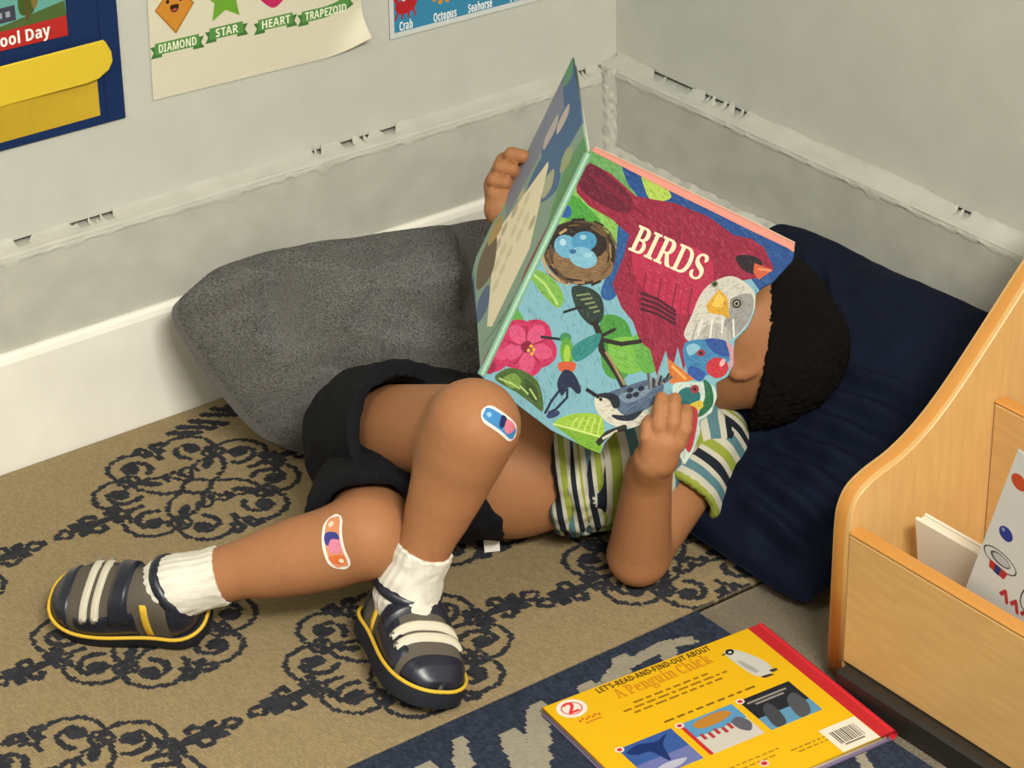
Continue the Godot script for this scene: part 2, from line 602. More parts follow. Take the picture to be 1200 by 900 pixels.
func build_room() -> void:
	var fl := Acc.new()
	box(fl, Vector3(-2.0, -0.056, 2.1), Vector3(4.3, 0.1, 4.5), 0.0)
	structure(put(fl, "floor", rough_mat("carpet", Color8(118, 108, 92), Color8(142, 131, 113), 0.95, 0.12, 0.06, 0.25, 0.12, 21)), "grey brown carpet floor under the rugs", "floor")
	var ce := Acc.new()
	box(ce, Vector3(-2.0, 2.75, 2.1), Vector3(4.3, 0.1, 4.5), 0.0)
	structure(put(ce, "ceiling", mat("ceiling_paint", Color8(205, 203, 195), 0.9)), "white ceiling with light panels", "ceiling")
	# left wall: an upper wall set back from a lower course, filler between them
	var wl := Node3D.new(); wl.name = "wall_left"; add_child(wl)
	structure(wl, "light grey painted wall with posters and a rough ledge", "wall")
	var a := Acc.new()
	box(a, Vector3(-2.0, 1.474, -0.09), Vector3(4.3, 2.452, 0.12), 0.0)
	put(a, "upper_wall", wall_paint(), wl)
	a = Acc.new()
	box(a, Vector3(-2.0, 0.0935, -0.08), Vector3(4.3, 0.299, 0.14), 0.003)
	put(a, "lower_course", course_paint(), wl)
	a = Acc.new()
	caulk_line(a, -1.6, 0.012, 0.246, 0.02, func(t: float, o: float, y: float) -> Vector3: return Vector3(t, y, -0.03 + o),
		[[-0.79, -0.76], [-0.722, -0.667], [-0.423, -0.403], [-0.38, -0.36], [-0.352, -0.338], [-0.326, -0.30], [-0.036, -0.024], [-0.012, 0.02]], 5)
	put(a, "filler_line", course_paint(), wl)
	# right wall
	var wr := Node3D.new(); wr.name = "wall_right"; add_child(wr)
	structure(wr, "grey painted wall with a cracked ledge behind the navy pillow", "wall")
	a = Acc.new()
	box(a, Vector3(0.085, 1.478, 2.1), Vector3(0.12, 2.444, 4.5), 0.0)
	put(a, "upper_wall", wall_paint(), wr)
	a = Acc.new()
	box(a, Vector3(0.07, 0.0975, 2.1), Vector3(0.14, 0.307, 4.5), 0.003)
	put(a, "lower_course", course_paint(), wr)
	a = Acc.new()
	caulk_line(a, -0.025, 1.5, 0.254, 0.025, func(t: float, o: float, y: float) -> Vector3: return Vector3(0.025 - o, y, t),
		[[0.04, 0.12], [0.138, 0.172], [0.176, 0.185], [0.19, 0.212], [0.538, 0.568], [0.573, 0.585]], 15)
	put(a, "filler_line", course_paint(), wr)
	# lumpy vertical bead in the corner of the lower course
	a = Acc.new()
	var f := FastNoiseLite.new(); f.seed = 3; f.frequency = 60.0; f.fractal_octaves = 3
	grid(a, 6, 70, func(u: float, v: float) -> Vector3:
		var y := 0.252 - v * 0.25
		var q := f.get_noise_2d(u * 0.08, y)
		var ang := lerpf(-0.1, 1.67, u)
		var r := 0.012 + q * 0.004
		return Vector3(-0.012 + cos(ang + PI * 0.0) * 0.0, y, 0.0) + Vector3(0.012 - r * cos(ang) * 1.0, 0, -0.01 + r * sin(ang)) )
	put(a, "corner_bead", course_paint(), wr)
	# far walls, out of view
	a = Acc.new()
	box(a, Vector3(-4.15, 1.35, 2.1), Vector3(0.1, 2.75, 4.5), 0.0)
	structure(put(a, "wall_back", mat("plain_wall", Color8(165, 164, 156), 0.8)), "grey painted wall at the far left of the room", "wall")
	a = Acc.new()
	box(a, Vector3(-2.0, 1.35, 4.35), Vector3(4.3, 2.75, 0.1), 0.0)
	structure(put(a, "wall_front", mats["plain_wall"]), "grey painted wall behind the viewer", "wall")
	# baseboards
	a = Acc.new()
	var prof := [Vector2(-0.0105, 0.134), Vector2(-0.006, 0.134), Vector2(-0.002, 0.131), Vector2(0.0, 0.125), Vector2(0.0, -0.006)]
	for i in prof.size() - 1:
		var p: Vector2 = prof[i]
		var q: Vector2 = prof[i + 1]
		var d := q - p
		a.face([Vector3(-4.1, p.y, p.x), Vector3(0.0, p.y, p.x), Vector3(0.0, q.y, q.x), Vector3(-4.1, q.y, q.x)], Vector3(0, d.x, -d.y).normalized())
	structure(put(a, "baseboard_left", rough_mat("board_paint", Color8(226, 223, 212), Color8(236, 233, 223), 0.42, 0.6, 0.01, 0.02, 0.03, 8)), "white painted baseboard along the wall with posters", "baseboard")
	a = Acc.new()
	var fb := FastNoiseLite.new(); fb.seed = 9; fb.frequency = 30.0
	grid(a, 160, 6, func(u: float, v: float) -> Vector3:
		var z := u * 0.9
		var row: Array = [[0.0, 0.152], [-0.006, 0.15], [-0.012, 0.146], [-0.014, 0.14], [-0.011, 0.13], [-0.01, 0.07], [-0.01, -0.006]][int(round(v * 6.0))]
		var q := fb.get_noise_2d(z, v * 0.3)
		return Vector3(row[0] - maxf(0.0, q) * (0.006 if v < 0.6 else 0.0) - 0.0005, row[1] + q * (0.006 if v < 0.7 else 0.0), z))
	structure(put(a, "baseboard_right", course_paint()), "rough grey painted base strip behind the navy pillow", "baseboard")

# ------------------------------------------------------------------ rugs
func weave_normal(w: int, h: int, step: int, sd: int) -> ImageTexture:
	var r := RandomNumberGenerator.new()
	r.seed = sd
	var im := Image.create_empty(w, h, false, Image.FORMAT_RGBA8)
	im.fill(Color(0.35, 0.35, 0.35))
	for x in range(0, w, step):
		var y := -r.randi_range(0, 8)
		while y < h:
			var l := r.randi_range(5, 9)
			var g := r.randf_range(0.6, 1.0)
			im.fill_rect(Rect2i(x, y, step - 1, l - 1), Color(g, g, g))
			y += l
	im.bump_map_to_normal_map(2.0)
	im.generate_mipmaps()
	return ImageTexture.create_from_image(im)

func stitches(p: Paint, base: Color, spread: float, step: int, sd: int) -> void:
	var r := RandomNumberGenerator.new()
	r.seed = sd
	for x in range(0, p.w, step):
		var y := -r.randi_range(0, 8)
		while y < p.h:
			var l := r.randi_range(4, 8)
			var g := 1.0 + r.randf_range(-spread, spread)
			p.img.fill_rect(Rect2i(x, y, step, l), Color(base.r * g, base.g * g, base.b * g))
			y += l

func woven_stroke(p: Paint, pts: Array, wd: float, c: Color, r: RandomNumberGenerator) -> void:
	for i in pts.size() - 1:
		var a: Vector2 = pts[i]
		var b: Vector2 = pts[i + 1]
		var steps := maxi(1, int(a.distance_to(b) * p.sx / 2.5))
		for k in steps:
			var q := a.lerp(b, float(k) / steps)
			var x := snappedf((q.x - p.ox) * p.sx + r.randf_range(-1.2, 1.2), 4.0)
			var y := (q.y - p.oy) * p.sy + r.randf_range(-2.5, 2.5)
			var s := wd * p.sx * r.randf_range(0.75, 1.25)
			p.img.fill_rect(Rect2i(int(x - s * 0.5), int(y - s * 0.5), maxi(4, int(s)), maxi(4, int(s))), c.lightened(r.randf_range(0.0, 0.06)))

func arc_pts(c: Vector2, r0: float, r1: float, a0: float, a1: float, n := 26) -> Array:
	var o := []
	for i in n + 1:
		var t := float(i) / n
		o.append(c + Vector2.from_angle(lerpf(a0, a1, t)) * lerpf(r0, r1, t))
	return o

func medallion(p: Paint, at: Vector2, s: float, turn: float, c: Color, r: RandomNumberGenerator) -> void:
	var strokes := []
	# outlines of one quarter, mirrored four times
	strokes.append([0.05, arc_pts(Vector2(0.68, 0.30), 0.30, 0.31, -1.7, 2.4)])
	strokes.append([0.05, arc_pts(Vector2(0.30, 0.70), 0.29, 0.30, -0.9, 3.2)])
	strokes.append([0.06, arc_pts(Vector2(0.70, 0.32), 0.20, 0.05, -2.4, 3.4)])
	strokes.append([0.06, arc_pts(Vector2(0.34, 0.70), 0.19, 0.05, 4.2, -1.2)])
	strokes.append([0.09, arc_pts(Vector2(0.71, 0.33), 0.04, 0.03, 0.0, 6.3, 8)])
	strokes.append([0.09, arc_pts(Vector2(0.35, 0.71), 0.04, 0.03, 0.0, 6.3, 8)])
	strokes.append([0.05, arc_pts(Vector2(0.10, 0.42), 0.42, 0.40, -1.3, 0.5)])
	strokes.append([0.05, arc_pts(Vector2(0.42, 0.05), 0.40, 0.40, 2.9, 1.0)])
	strokes.append([0.05, [Vector2(0.0, 0.16), Vector2(0.10, 0.10), Vector2(0.18, 0.0)]])
	strokes.append([0.05, arc_pts(Vector2(0.12, 0.30), 0.14, 0.05, 3.6, -0.6, 18)])
	strokes.append([0.08, [Vector2(0.28, 0.28), Vector2(0.36, 0.36), Vector2(0.40, 0.44)]])
	strokes.append([0.07, arc_pts(Vector2(0.94, 0.10), 0.10, 0.03, 2.2, 7.0, 14)])
	strokes.append([0.07, arc_pts(Vector2(0.12, 0.96), 0.10, 0.03, 4.5, -0.6, 14)])
	strokes.append([0.05, arc_pts(Vector2(0.50, 0.52), 0.10, 0.11, 0.0, 6.3, 14)])
	# finials
	strokes.append([0.07, [Vector2(1.0, 0.0), Vector2(1.22, 0.03), Vector2(1.42, 0.0)]])
	strokes.append([0.06, arc_pts(Vector2(1.18, 0.10), 0.10, 0.04, -1.2, 3.6, 14)])
	strokes.append([0.05, [Vector2(1.42, 0.0), Vector2(1.50, 0.08), Vector2(1.62, 0.0)]])
	strokes.append([0.09, [Vector2(1.33, 0.07), Vector2(1.40, 0.11)]])
	for q in [Vector2(1, 1), Vector2(-1, 1), Vector2(1, -1), Vector2(-1, -1)]:
		for st in strokes:
			var pts := []
			for v in st[1]:
				pts.append(at + (v * q).rotated(turn) * s)
			woven_stroke(p, pts, st[0] * s, c, r)

func build_rugs() -> void:
	var r := RandomNumberGenerator.new()
	r.seed = 77
	# beige rug with medallions
	var x0 := -1.75
	var x1 := -0.30
	var z0 := 0.003
	var z1 := 0.664
	var p := Paint.new(2048, 940, Color8(150, 132, 99), x1 - x0, z1 - z0, x0, z0)
	stitches(p, Color8(150, 132, 99), 0.05, 3, 5)
	var ink := Color8(44, 45, 50)
	for c in [Vector2(-0.695, 0.155), Vector2(-0.705, 0.545), Vector2(-0.872, 0.352), Vector2(-0.525, 0.352), Vector2(-0.385, 0.565), Vector2(-1.045, 0.155), Vector2(-1.05, 0.545), Vector2(-0.36, 0.155), Vector2(-1.22, 0.352), Vector2(-1.4, 0.155), Vector2(-1.4, 0.545)]:
		medallion(p, c, 0.104, 0.0, ink, r)
	# short dashes at the wall end
	for k in 9:
		var x := -0.66 + k * 0.017
		var z := 0.02 + absf(k - 4) * 0.004
		woven_stroke(p, [Vector2(x, z), Vector2(x + 0.03, z + 0.022 + 0.004 * (k % 3))], 0.008, ink, r)
	var m := tex_mat("rug_beige", p.img, 0.95, 0.95)
	m.normal_enabled = true
	m.normal_scale = 0.9
	m.normal_texture = weave_normal(2048, 940, 4, 3)
	var a := Acc.new()
	slab(a, xy([x0, z0, x1, z0, x1, z1, x0, z1]), Vector3(0, -0.006, 0), Vector3.RIGHT, Vector3.BACK, -0.006, 0.0, Rect2(x0, z0, x1 - x0, z1 - z0))
	tag(put(a, "patterned_rug", m), "beige woven rug with dark scrolled medallions under the lying person", "rug")
	# navy rug with pale streaks, edge to edge with the beige one
	x0 = -1.15; x1 = -0.437; z0 = 0.667; z1 = 1.5
	p = Paint.new(1024, 1200, Color8(50, 58, 74), x1 - x0, z1 - z0, x0, z0)
	stitches(p, Color8(50, 58, 74), 0.16, 4, 9)
	var pale := Color8(160, 152, 132)
	var starts := [[-0.83, 0.735, 0.03, 0.20], [-0.79, 0.715, 0.022, 0.05], [-0.745, 0.70, 0.026, 0.12], [-0.70, 0.72, 0.028, 0.16], [-0.655, 0.70, 0.026, 0.10], [-0.60, 0.705, 0.02, 0.13], [-0.545, 0.69, 0.022, 0.07], [-0.50, 0.70, 0.018, 0.10], [-0.47, 0.74, 0.016, 0.12], [-0.62, 0.86, 0.024, 0.2], [-0.53, 0.84, 0.024, 0.2], [-0.47, 0.93, 0.016, 0.12], [-0.58, 0.98, 0.02, 0.15], [-0.69, 0.93, 0.024, 0.2], [-0.78, 0.90, 0.024, 0.2], [-0.88, 0.85, 0.024, 0.2], [-0.96, 0.75, 0.024, 0.2]]
	for s in starts:
		var q := Vector2(s[0], s[1])
		var e: float = s[3]
		var pts := [q]
		for k in 6:
			q += Vector2(-0.012 + r.randf_range(-0.006, 0.006), e / 6.0)
			pts.append(q)
		for k in pts.size() - 1:
			woven_stroke(p, [pts[k], pts[k + 1]], s[2] * r.randf_range(0.4, 0.8), pale, r)
	for k in 3:
		woven_stroke(p, [Vector2(-0.60 + k * 0.004, 0.712 + k * 0.004), Vector2(-0.56, 0.694 + k * 0.004), Vector2(-0.50, 0.69 + k * 0.004), Vector2(-0.47, 0.70 + k * 0.004)], 0.005, pale, r)
	m = tex_mat("rug_navy", p.img, 0.95)
	m.normal_enabled = true
	m.normal_scale = 0.9
	m.normal_texture = weave_normal(1024, 1200, 4, 4)
	a = Acc.new()
	slab(a, xy([x0 + 0.29, z0, x1, z0, x1, z1, x0, z1, x0 + 0.02, z0 + 0.5, x0 + 0.22, z0 + 0.05]), Vector3(0, -0.006, 0), Vector3.RIGHT, Vector3.BACK, -0.006, 0.0, Rect2(x0, z0, x1 - x0, z1 - z0))
	tag(put(a, "streaked_rug", m), "navy blue woven rug with jagged pale streaks under yellow book", "rug")

# ------------------------------------------------------------------ wall hangings
func ribbon(p: Paint, x: float, y: float, w: float, h: float, c: Color) -> void:
	p.poly(xy([x - 0.006, y + 0.003, x + 0.008, y + 0.003, x + 0.008, y + h + 0.003, x - 0.006, y + h + 0.003, x - 0.002, y + h * 0.5 + 0.003]), c.darkened(0.18))
	p.poly(xy([x + w + 0.006, y + 0.003, x + w - 0.008, y + 0.003, x + w - 0.008, y + h + 0.003, x + w + 0.006, y + h + 0.003, x + w + 0.002, y + h * 0.5 + 0.003]), c.darkened(0.18))
	p.rect(x, y, w, h, c)

func build_wall_hangings() -> void:
	var zf := -0.0295
	# ---- shapes poster
	var t := thing("shapes_poster", "cream poster of smiling shapes over green word ribbons", "poster")
	var w := 0.268
	var h := 0.36
	var ol := Vector3(-0.609, 0.360, zf)                     # lower left corner
	var tilt := -0.03
	var u := Vector3(cos(tilt), sin(tilt), 0)
	var v := Vector3(-sin(tilt), cos(tilt), 0)
	var p := Paint.new(1000, 1344, Color8(236, 230, 206), w, h, 0.0, 0.0)
	var green := Color8(98, 158, 82)
	var yb := h - 0.062
	ribbon(p, 0.006, yb, 0.054, 0.013, green)
	ribbon(p, 0.073, yb - 0.003, 0.042, 0.013, green)
	ribbon(p, 0.134, yb, 0.044, 0.013, green)
	ribbon(p, 0.190, yb + 0.002, 0.062, 0.013, green)
	var orange := Color8(222, 150, 58)
	p.poly(xy([0.032, yb - 0.062, 0.056, yb - 0.036, 0.032, yb - 0.006, 0.008, yb - 0.036]), orange.darkened(0.2))
	p.poly(xy([0.032, yb - 0.060, 0.054, yb - 0.036, 0.032, yb - 0.009, 0.010, yb - 0.036]), orange)
	var dark := Color8(60, 40, 34)
	p.ellipse(0.024, yb - 0.043, 0.0022, 0.0022, dark); p.ellipse(0.040, yb - 0.043, 0.0022, 0.0022, dark)
	p.blob(xy([0.027, yb - 0.038, 0.037, yb - 0.038, 0.035, yb - 0.031, 0.029, yb - 0.031]), dark)
	p.ellipse(0.032, yb - 0.033, 0.003, 0.0015, Color8(205, 90, 80))
	var star := PackedVector2Array()
	for k in 10:
		star.push_back(Vector2(0.094, yb - 0.034) + Vector2.from_angle(-PI / 2 + TAU * k / 10.0) * (0.029 if k % 2 == 0 else 0.014))
	p.poly(star, Color8(120, 178, 60))
	p.ellipse(0.088, yb - 0.036, 0.002, 0.002, dark); p.ellipse(0.100, yb - 0.036, 0.002, 0.002, dark)
	p.blob(xy([0.130, yb - 0.036, 0.142, yb - 0.046, 0.155, yb - 0.038, 0.168, yb - 0.046, 0.180, yb - 0.036, 0.172, yb - 0.022, 0.155, yb - 0.010, 0.138, yb - 0.022]), Color8(206, 52, 106))
	p.poly(xy([0.205, yb - 0.055, 0.240, yb - 0.055, 0.252, yb - 0.022, 0.193, yb - 0.022]), Color8(90, 130, 190))
	p.rect(0.0, 0.0, w, 0.10, Color8(236, 230, 206))
	var m := tex_mat("shapes_print", p.img, 0.45)
	var a := Acc.new()
	# paper: flat, its free lower corners lift off the wall
	var sheet := func(uu: float, vv: float) -> Vector3:
		var lift := 0.020 * pow(maxf(0.0, uu - 0.80) / 0.20, 2.0) * pow(maxf(0.0, vv - 0.90) / 0.10, 2.0)
		return ol + u * (uu * w) + v * ((1.0 - vv) * h) + Vector3(0, 0, 0.0012 + absf(lift)) + v * (0.02 * pow(maxf(0.0, uu - 0.8) / 0.2, 2.0) * vv)
	grid(a, 40, 40, sheet, true)
	put(a, "sheet", m, t)
	var words := [["DIAMOND", 0.033, 0.0, 0.046], ["STAR", 0.094, 0.003, 0.028], ["HEART", 0.156, 0.0, 0.036], ["TRAPEZOID", 0.221, -0.002, 0.054]]
	var cream := mat("cream_ink", Color8(228, 230, 205), 0.6)
	for q in words:
		lettering(q[0], true, false, 0.0092, 0.0003, cream, ol + u * q[1] + v * (0.062 - 0.0065 + q[2]) + Vector3(0, 0, 0.0016), u, v, "lettering", t, q[3])
	rebase(t, ol)
	# ---- sea animals poster
	t = thing("sea_animals_poster", "blue sea animals poster with white border and white names", "poster")
	w = 0.45; h = 0.30
	ol = Vector3(-0.303, 0.354, zf)
	u = Vector3(1.0, -0.012, 0).normalized(); v = Vector3(0.012, 1.0, 0).normalized()
	p = Paint.new(1350, 900, Color8(228, 232, 228), w, h)
	p.rect(0.006, 0.006, w - 0.012, h - 0.012, Color8(66, 148, 190))
	var gy := h - 0.020
	var red := Color8(196, 46, 52)
	p.blob(xy([0.008, gy - 0.016, 0.018, gy - 0.024, 0.030, gy - 0.026, 0.038, gy - 0.018, 0.030, gy - 0.008, 0.014, gy - 0.007]), red)
	for k in 4:
		p.stroke(xy([0.012 + k * 0.007, gy - 0.010, 0.008 + k * 0.009, gy - 0.002]), 0.0025, red)
	p.stroke(xy([0.034, gy - 0.020, 0.044, gy - 0.024, 0.042, gy - 0.036]), 0.005, red)
	p.stroke(xy([0.012, gy - 0.018, 0.008, gy - 0.028]), 0.005, red)
	p.ellipse(0.020, gy - 0.024, 0.003, 0.003, Color8(235, 225, 225)); p.ellipse(0.028, gy - 0.026, 0.003, 0.003, Color8(235, 225, 225))
	var yel := Color8(226, 160, 60)
	for k in 10:
		var d := Vector2.from_angle(TAU * k / 10.0)
		p.stroke(PackedVector2Array([Vector2(0.075, gy - 0.022), Vector2(0.075, gy - 0.022) + d * Vector2(0.016, 0.013)]), 0.006, yel)
	p.ellipse(0.075, gy - 0.026, 0.010, 0.010, Color8(236, 184, 70))
	p.stroke(xy([0.126, gy - 0.040, 0.132, gy - 0.026, 0.124, gy - 0.017, 0.128, gy - 0.013]), 0.006, Color8(86, 70, 150))
	p.blob(xy([0.165, gy - 0.03, 0.185, gy - 0.036, 0.195, gy - 0.026, 0.185, gy - 0.018, 0.168, gy - 0.02]), Color8(230, 140, 60))
	m = tex_mat("sea_print", p.img, 0.4)
	a = Acc.new()
	slab(a, xy([0, 0, w * 0.75, 0, w * 0.75, h, 0, h]), ol, u, v, 0.0012, 0.0002, Rect2(0, h, w, -h))
	put(a, "sheet", m, t)
	var white := mat("white_ink", Color8(236, 238, 234), 0.6)
	for q in [["Crab", 0.022, 0.018], ["Octopus", 0.076, 0.032], ["Seahorse", 0.126, 0.034], ["Fish", 0.178, 0.018]]:
		lettering(q[0], true, false, 0.0105, 0.0003, white, ol + u * q[1] + v * 0.0125 + Vector3(0, 0, 0.0014), u, v, "lettering", t, q[2])
	rebase(t, ol)
	# ---- pocket chart
	t = thing("pocket_chart", "navy fabric pocket chart with a yellow flap pocket", "wall organizer")
	var xr := -0.644
	var navy := rough_mat("chart_cloth", Color8(22, 42, 82), Color8(29, 50, 94), 0.55, 0.1, 0.05, 0.03, 0.08, 31)
	a = Acc.new()
	slab(a, xy([xr - 0.62, 0.356, xr, 0.350, xr + 0.006, 0.85, xr - 0.62, 0.85]), Vector3(0, 0, zf), Vector3.RIGHT, Vector3.UP, 0.003, 0.001)
	put(a, "backing", navy, t)
	a = Acc.new()
	var seam := [Vector3(xr - 0.022, 0.352, zf + 0.0035), Vector3(xr - 0.018, 0.84, zf + 0.0035)]
	tube(a, seam, 0.0008, 6)
	put(a, "seam", navy, t)
	var yellow := rough_mat("pocket_vinyl", Color8(192, 160, 44), Color8(200, 168, 50), 0.4, 0.2, 0.02, 0.02, 0.05, 33)
	a = Acc.new()
	grid(a, 24, 8, func(uu: float, vv: float) -> Vector3:
		return Vector3(lerpf(-1.05, -0.674, uu), lerpf(0.361, 0.413, vv), zf + 0.0035 + 0.012 * sin(PI * clampf(uu, 0.02, 0.98)) * vv))
	put(a, "pouch", yellow, t)
	a = Acc.new()
	var flap := xy([-1.05, 0.402, -0.69, 0.402, -0.676, 0.404, -0.664, 0.412, -0.660, 0.422, -0.662, 0.434, -0.669, 0.447, -0.672, 0.450, -1.05, 0.450])
	var fo := Basis(Vector3.RIGHT, 0.24)
	slab(a, flap, Vector3(0, 0.013, zf - 0.086), Vector3.RIGHT, fo * Vector3.UP * 1.0, 0.0022, 0.0008)
	put(a, "flap", mat("flap_vinyl", Color8(228, 198, 60), 0.5), t)
	rebase(t, Vector3(xr - 0.3, 0.352, zf))
	# ---- picture card in the chart
	t = thing("picture_card", "card with a tree and red title band in the navy chart", "card")
	p = Paint.new(800, 600, Color8(112, 180, 172), 0.16, 0.12)
	p.rect(0, 0.098, 0.16, 0.022, Color8(196, 52, 48))
	p.blob(xy([0.0, 0.094, 0.06, 0.096, 0.12, 0.088, 0.17, 0.082, 0.17, 0.098, 0.0, 0.098]), Color8(86, 112, 60))
	p.rect(0, 0.0985, 0.16, 0.022, Color8(196, 52, 48))
	p.blob(xy([0.108, 0.070, 0.116, 0.052, 0.126, 0.066, 0.124, 0.086, 0.110, 0.086]), Color8(76, 98, 44))
	p.stroke(xy([0.117, 0.07, 0.117, 0.092]), 0.003, Color8(110, 80, 50))
	p.blob(xy([0.122, 0.060, 0.128, 0.056, 0.130, 0.076, 0.124, 0.082]), Color8(140, 120, 60))
	p.rect(0.06, 0.074, 0.044, 0.016, Color8(74, 74, 92))
	p.poly(xy([0.056, 0.075, 0.07, 0.062, 0.084, 0.075]), Color8(96, 84, 96))
	for k in 4:
		p.rect(0.066 + k * 0.009, 0.079, 0.005, 0.006, Color8(170, 180, 190))
	p.blob(xy([0.09, 0.058, 0.1, 0.053, 0.112, 0.056, 0.104, 0.06]), Color8(226, 232, 228))
	m = tex_mat("card_print", p.img, 0.4)
	a = Acc.new()
	var co := Vector3(-0.862, 0.457, zf + 0.0034)
	slab(a, xy([0, 0.003, 0.16, 0, 0.162, 0.12, 0.0, 0.12]), co, Vector3.RIGHT, Vector3.UP, 0.0008, 0.0002, Rect2(0, 0.12, 0.16, -0.12))
	put(a, "card", m, t)
	lettering("School Day", true, false, 0.0125, 0.0003, white, co + Vector3(0.098, 0.0112, 0.0010), Vector3(1, -0.01, 0), Vector3(0.01, 1, 0), "lettering", t, 0.084)
	rebase(t, co)

# ------------------------------------------------------------------ shelf
func wood(key: String, lo: Color, hi: Color, sc: Vector3) -> StandardMaterial3D:
	if mats.has(key):
		return mats[key]
	var m := rough_mat(key, lo, hi, 0.38, 1.0, 0.02, 0.0, 0.05, 17)
	m.uv1_scale = sc
	return m

func build_shelf() -> void:
	var t := thing("book_display_shelf", "light maple book display shelf with curved side and black base", "bookshelf")
	var face := wood("maple", Color8(190, 150, 94), Color8(202, 162, 104), Vector3(9, 9, 1.2))
	var facev := wood("maple_upright", Color8(190, 150, 94), Color8(202, 162, 104), Vector3(9, 1.2, 9))
	var edge := mat("maple_edge", Color8(190, 132, 62), 0.35)
	var ctrl := xy([-0.41, 0.155, -0.408, 0.18, -0.398, 0.199, -0.378, 0.210, -0.345, 0.220, -0.312, 0.238, -0.279, 0.265, -0.239, 0.305, -0.188, 0.358, -0.145, 0.398, -0.105, 0.42, -0.06, 0.428])
	var side := PackedVector2Array([Vector2(-0.41, 0.004)])
	for i in ctrl.size() - 1:
		for k in 4:
			side.push_back(ctrl[i].cubic_interpolate(ctrl[i + 1], ctrl[maxi(i - 1, 0)], ctrl[mini(i + 2, ctrl.size() - 1)], k / 4.0))
	side.push_back(Vector2(-0.06, 0.428)); side.push_back(Vector2(-0.05, 0.42)); side.push_back(Vector2(-0.05, 0.004))
	for z in [0.822, 1.62]:
		var a := Acc.new()
		slab(a, side, Vector3(0, 0, z), Vector3.RIGHT, Vector3.UP, 0.02, 0.003)
		var s := put(a, "side_panel", facev, t)
		var grown := PackedVector2Array()
		var c := Vector2(-0.2, 0.15)
		for q in side:
			grown.push_back(q + (q - c).normalized() * 0.0012)
		a = Acc.new()
		slab(a, grown, Vector3(0, 0, z + 0.0012), Vector3.RIGHT, Vector3.UP, 0.0176, 0.005)
		put(a, "edge_band", edge, s)
	var a := Acc.new()
	box(a, Vector3(-0.4015, 0.092, 1.231), Vector3(0.015, 0.138, 0.778), 0.002)
	var fp := put(a, "front_panel", face, t)
	a = Acc.new()
	box(a, Vector3(-0.4015, 0.1625, 1.231), Vector3(0.0158, 0.005, 0.778), 0.002)
	put(a, "edge_band", edge, fp)
	var dv := [[-0.222, 0.235], [-0.13, 0.33]]
	for d in dv:
		a = Acc.new()
		box(a, Vector3(d[0], 0.04 + d[1] * 0.5 - 0.02, 1.231), Vector3(0.014, d[1] - 0.04, 0.778), 0.002)
		var dp := put(a, "divider", face, t)
		a = Acc.new()
		box(a, Vector3(d[0], d[1] + 0.0015, 1.231), Vector3(0.0148, 0.004, 0.778), 0.002)
		put(a, "edge_band", edge, dp)
	a = Acc.new()
	box(a, Vector3(-0.057, 0.22, 1.231), Vector3(0.012, 0.40, 0.778), 0.002)
	put(a, "back_panel", face, t)
	a = Acc.new()
	box(a, Vector3(-0.23, 0.034, 1.231), Vector3(0.335, 0.012, 0.778), 0.001)
	put(a, "bottom_board", face, t)
	a = Acc.new()
	box(a, Vector3(-0.245, 0.0085, 1.238), Vector3(0.356, 0.029, 0.782), 0.003)
	put(a, "base", mat("base_black", Color8(34, 31, 28), 0.45), t)
	rebase(t, Vector3(-0.23, 0.0, 1.23))
	# ---- white book standing in the front row
	t = thing("white_book", "plain white book standing in the shelf's front row", "book")
	var b := Basis(Vector3.BACK, 0.14)
	a = Acc.new()
	box(a, Vector3(-0.339, 0.105, 0.925), Vector3(0.004, 0.127, 0.118), 0.001, b)
	put(a, "front_cover", mat("book_white", Color8(226, 214, 196), 0.5), t)
	a = Acc.new()
	box(a, Vector3(-0.3335, 0.1045, 0.9245), Vector3(0.007, 0.124, 0.114), 0.0005, b)
	put(a, "pages", mat("page_edge", Color8(218, 208, 188), 0.8), t)
	a = Acc.new()
	box(a, Vector3(-0.328, 0.105, 0.925), Vector3(0.003, 0.127, 0.118), 0.001, b)
	put(a, "back_cover", mats["book_white"], t)
	rebase(t, Vector3(-0.335, 0.04, 0.925))
	# ---- book with stars and balloons
	t = thing("star_print_book", "white book printed with blue stars leaning in the shelf", "book")
	var p := Paint.new(700, 900, Color8(226, 226, 222), 0.20, 0.257)
	var blue := Color8(38, 56, 120)
	p.poly(xy([0.028, 0.045, 0.062, 0.032, 0.072, 0.062, 0.038, 0.074]), blue)
	for k in 4:
		var st := PackedVector2Array()
		for j in 10:
			st.push_back(Vector2(0.040 + (k % 2) * 0.020, 0.047 + (k / 2) * 0.015) + Vector2.from_angle(-PI / 2 + TAU * j / 10.0 + 0.3) * (0.006 if j % 2 == 0 else 0.0025))
		p.poly(st, Color8(232, 232, 230))
	p.ellipse(0.018, 0.092, 0.008, 0.0075, Color8(46, 62, 150))
	p.ellipse(0.014, 0.090, 0.002, 0.002, Color8(150, 160, 210))
	p.ellipse(0.012, 0.030, 0.009, 0.008, Color8(206, 84, 52))
	p.ellipse(0.022, 0.124, 0.020, 0.010, Color8(70, 72, 76), -0.1)
	p.ellipse(0.022, 0.124, 0.0185, 0.0088, Color8(224, 224, 222), -0.1)
	p.ellipse(0.022, 0.123, 0.012, 0.006, Color8(96, 98, 104), -0.1)
	p.ellipse(0.023, 0.1225, 0.010, 0.0045, Color8(196, 198, 200), -0.1)
	p.poly(xy([0.012, 0.132, 0.034, 0.130, 0.032, 0.140, 0.014, 0.141]), Color8(188, 56, 54))
	p.poly(xy([0.019, 0.132, 0.026, 0.131, 0.026, 0.141, 0.020, 0.141]), Color8(48, 60, 120))
	p.ellipse(0.066, 0.130, 0.012, 0.022, Color8(70, 72, 76), 0.3)
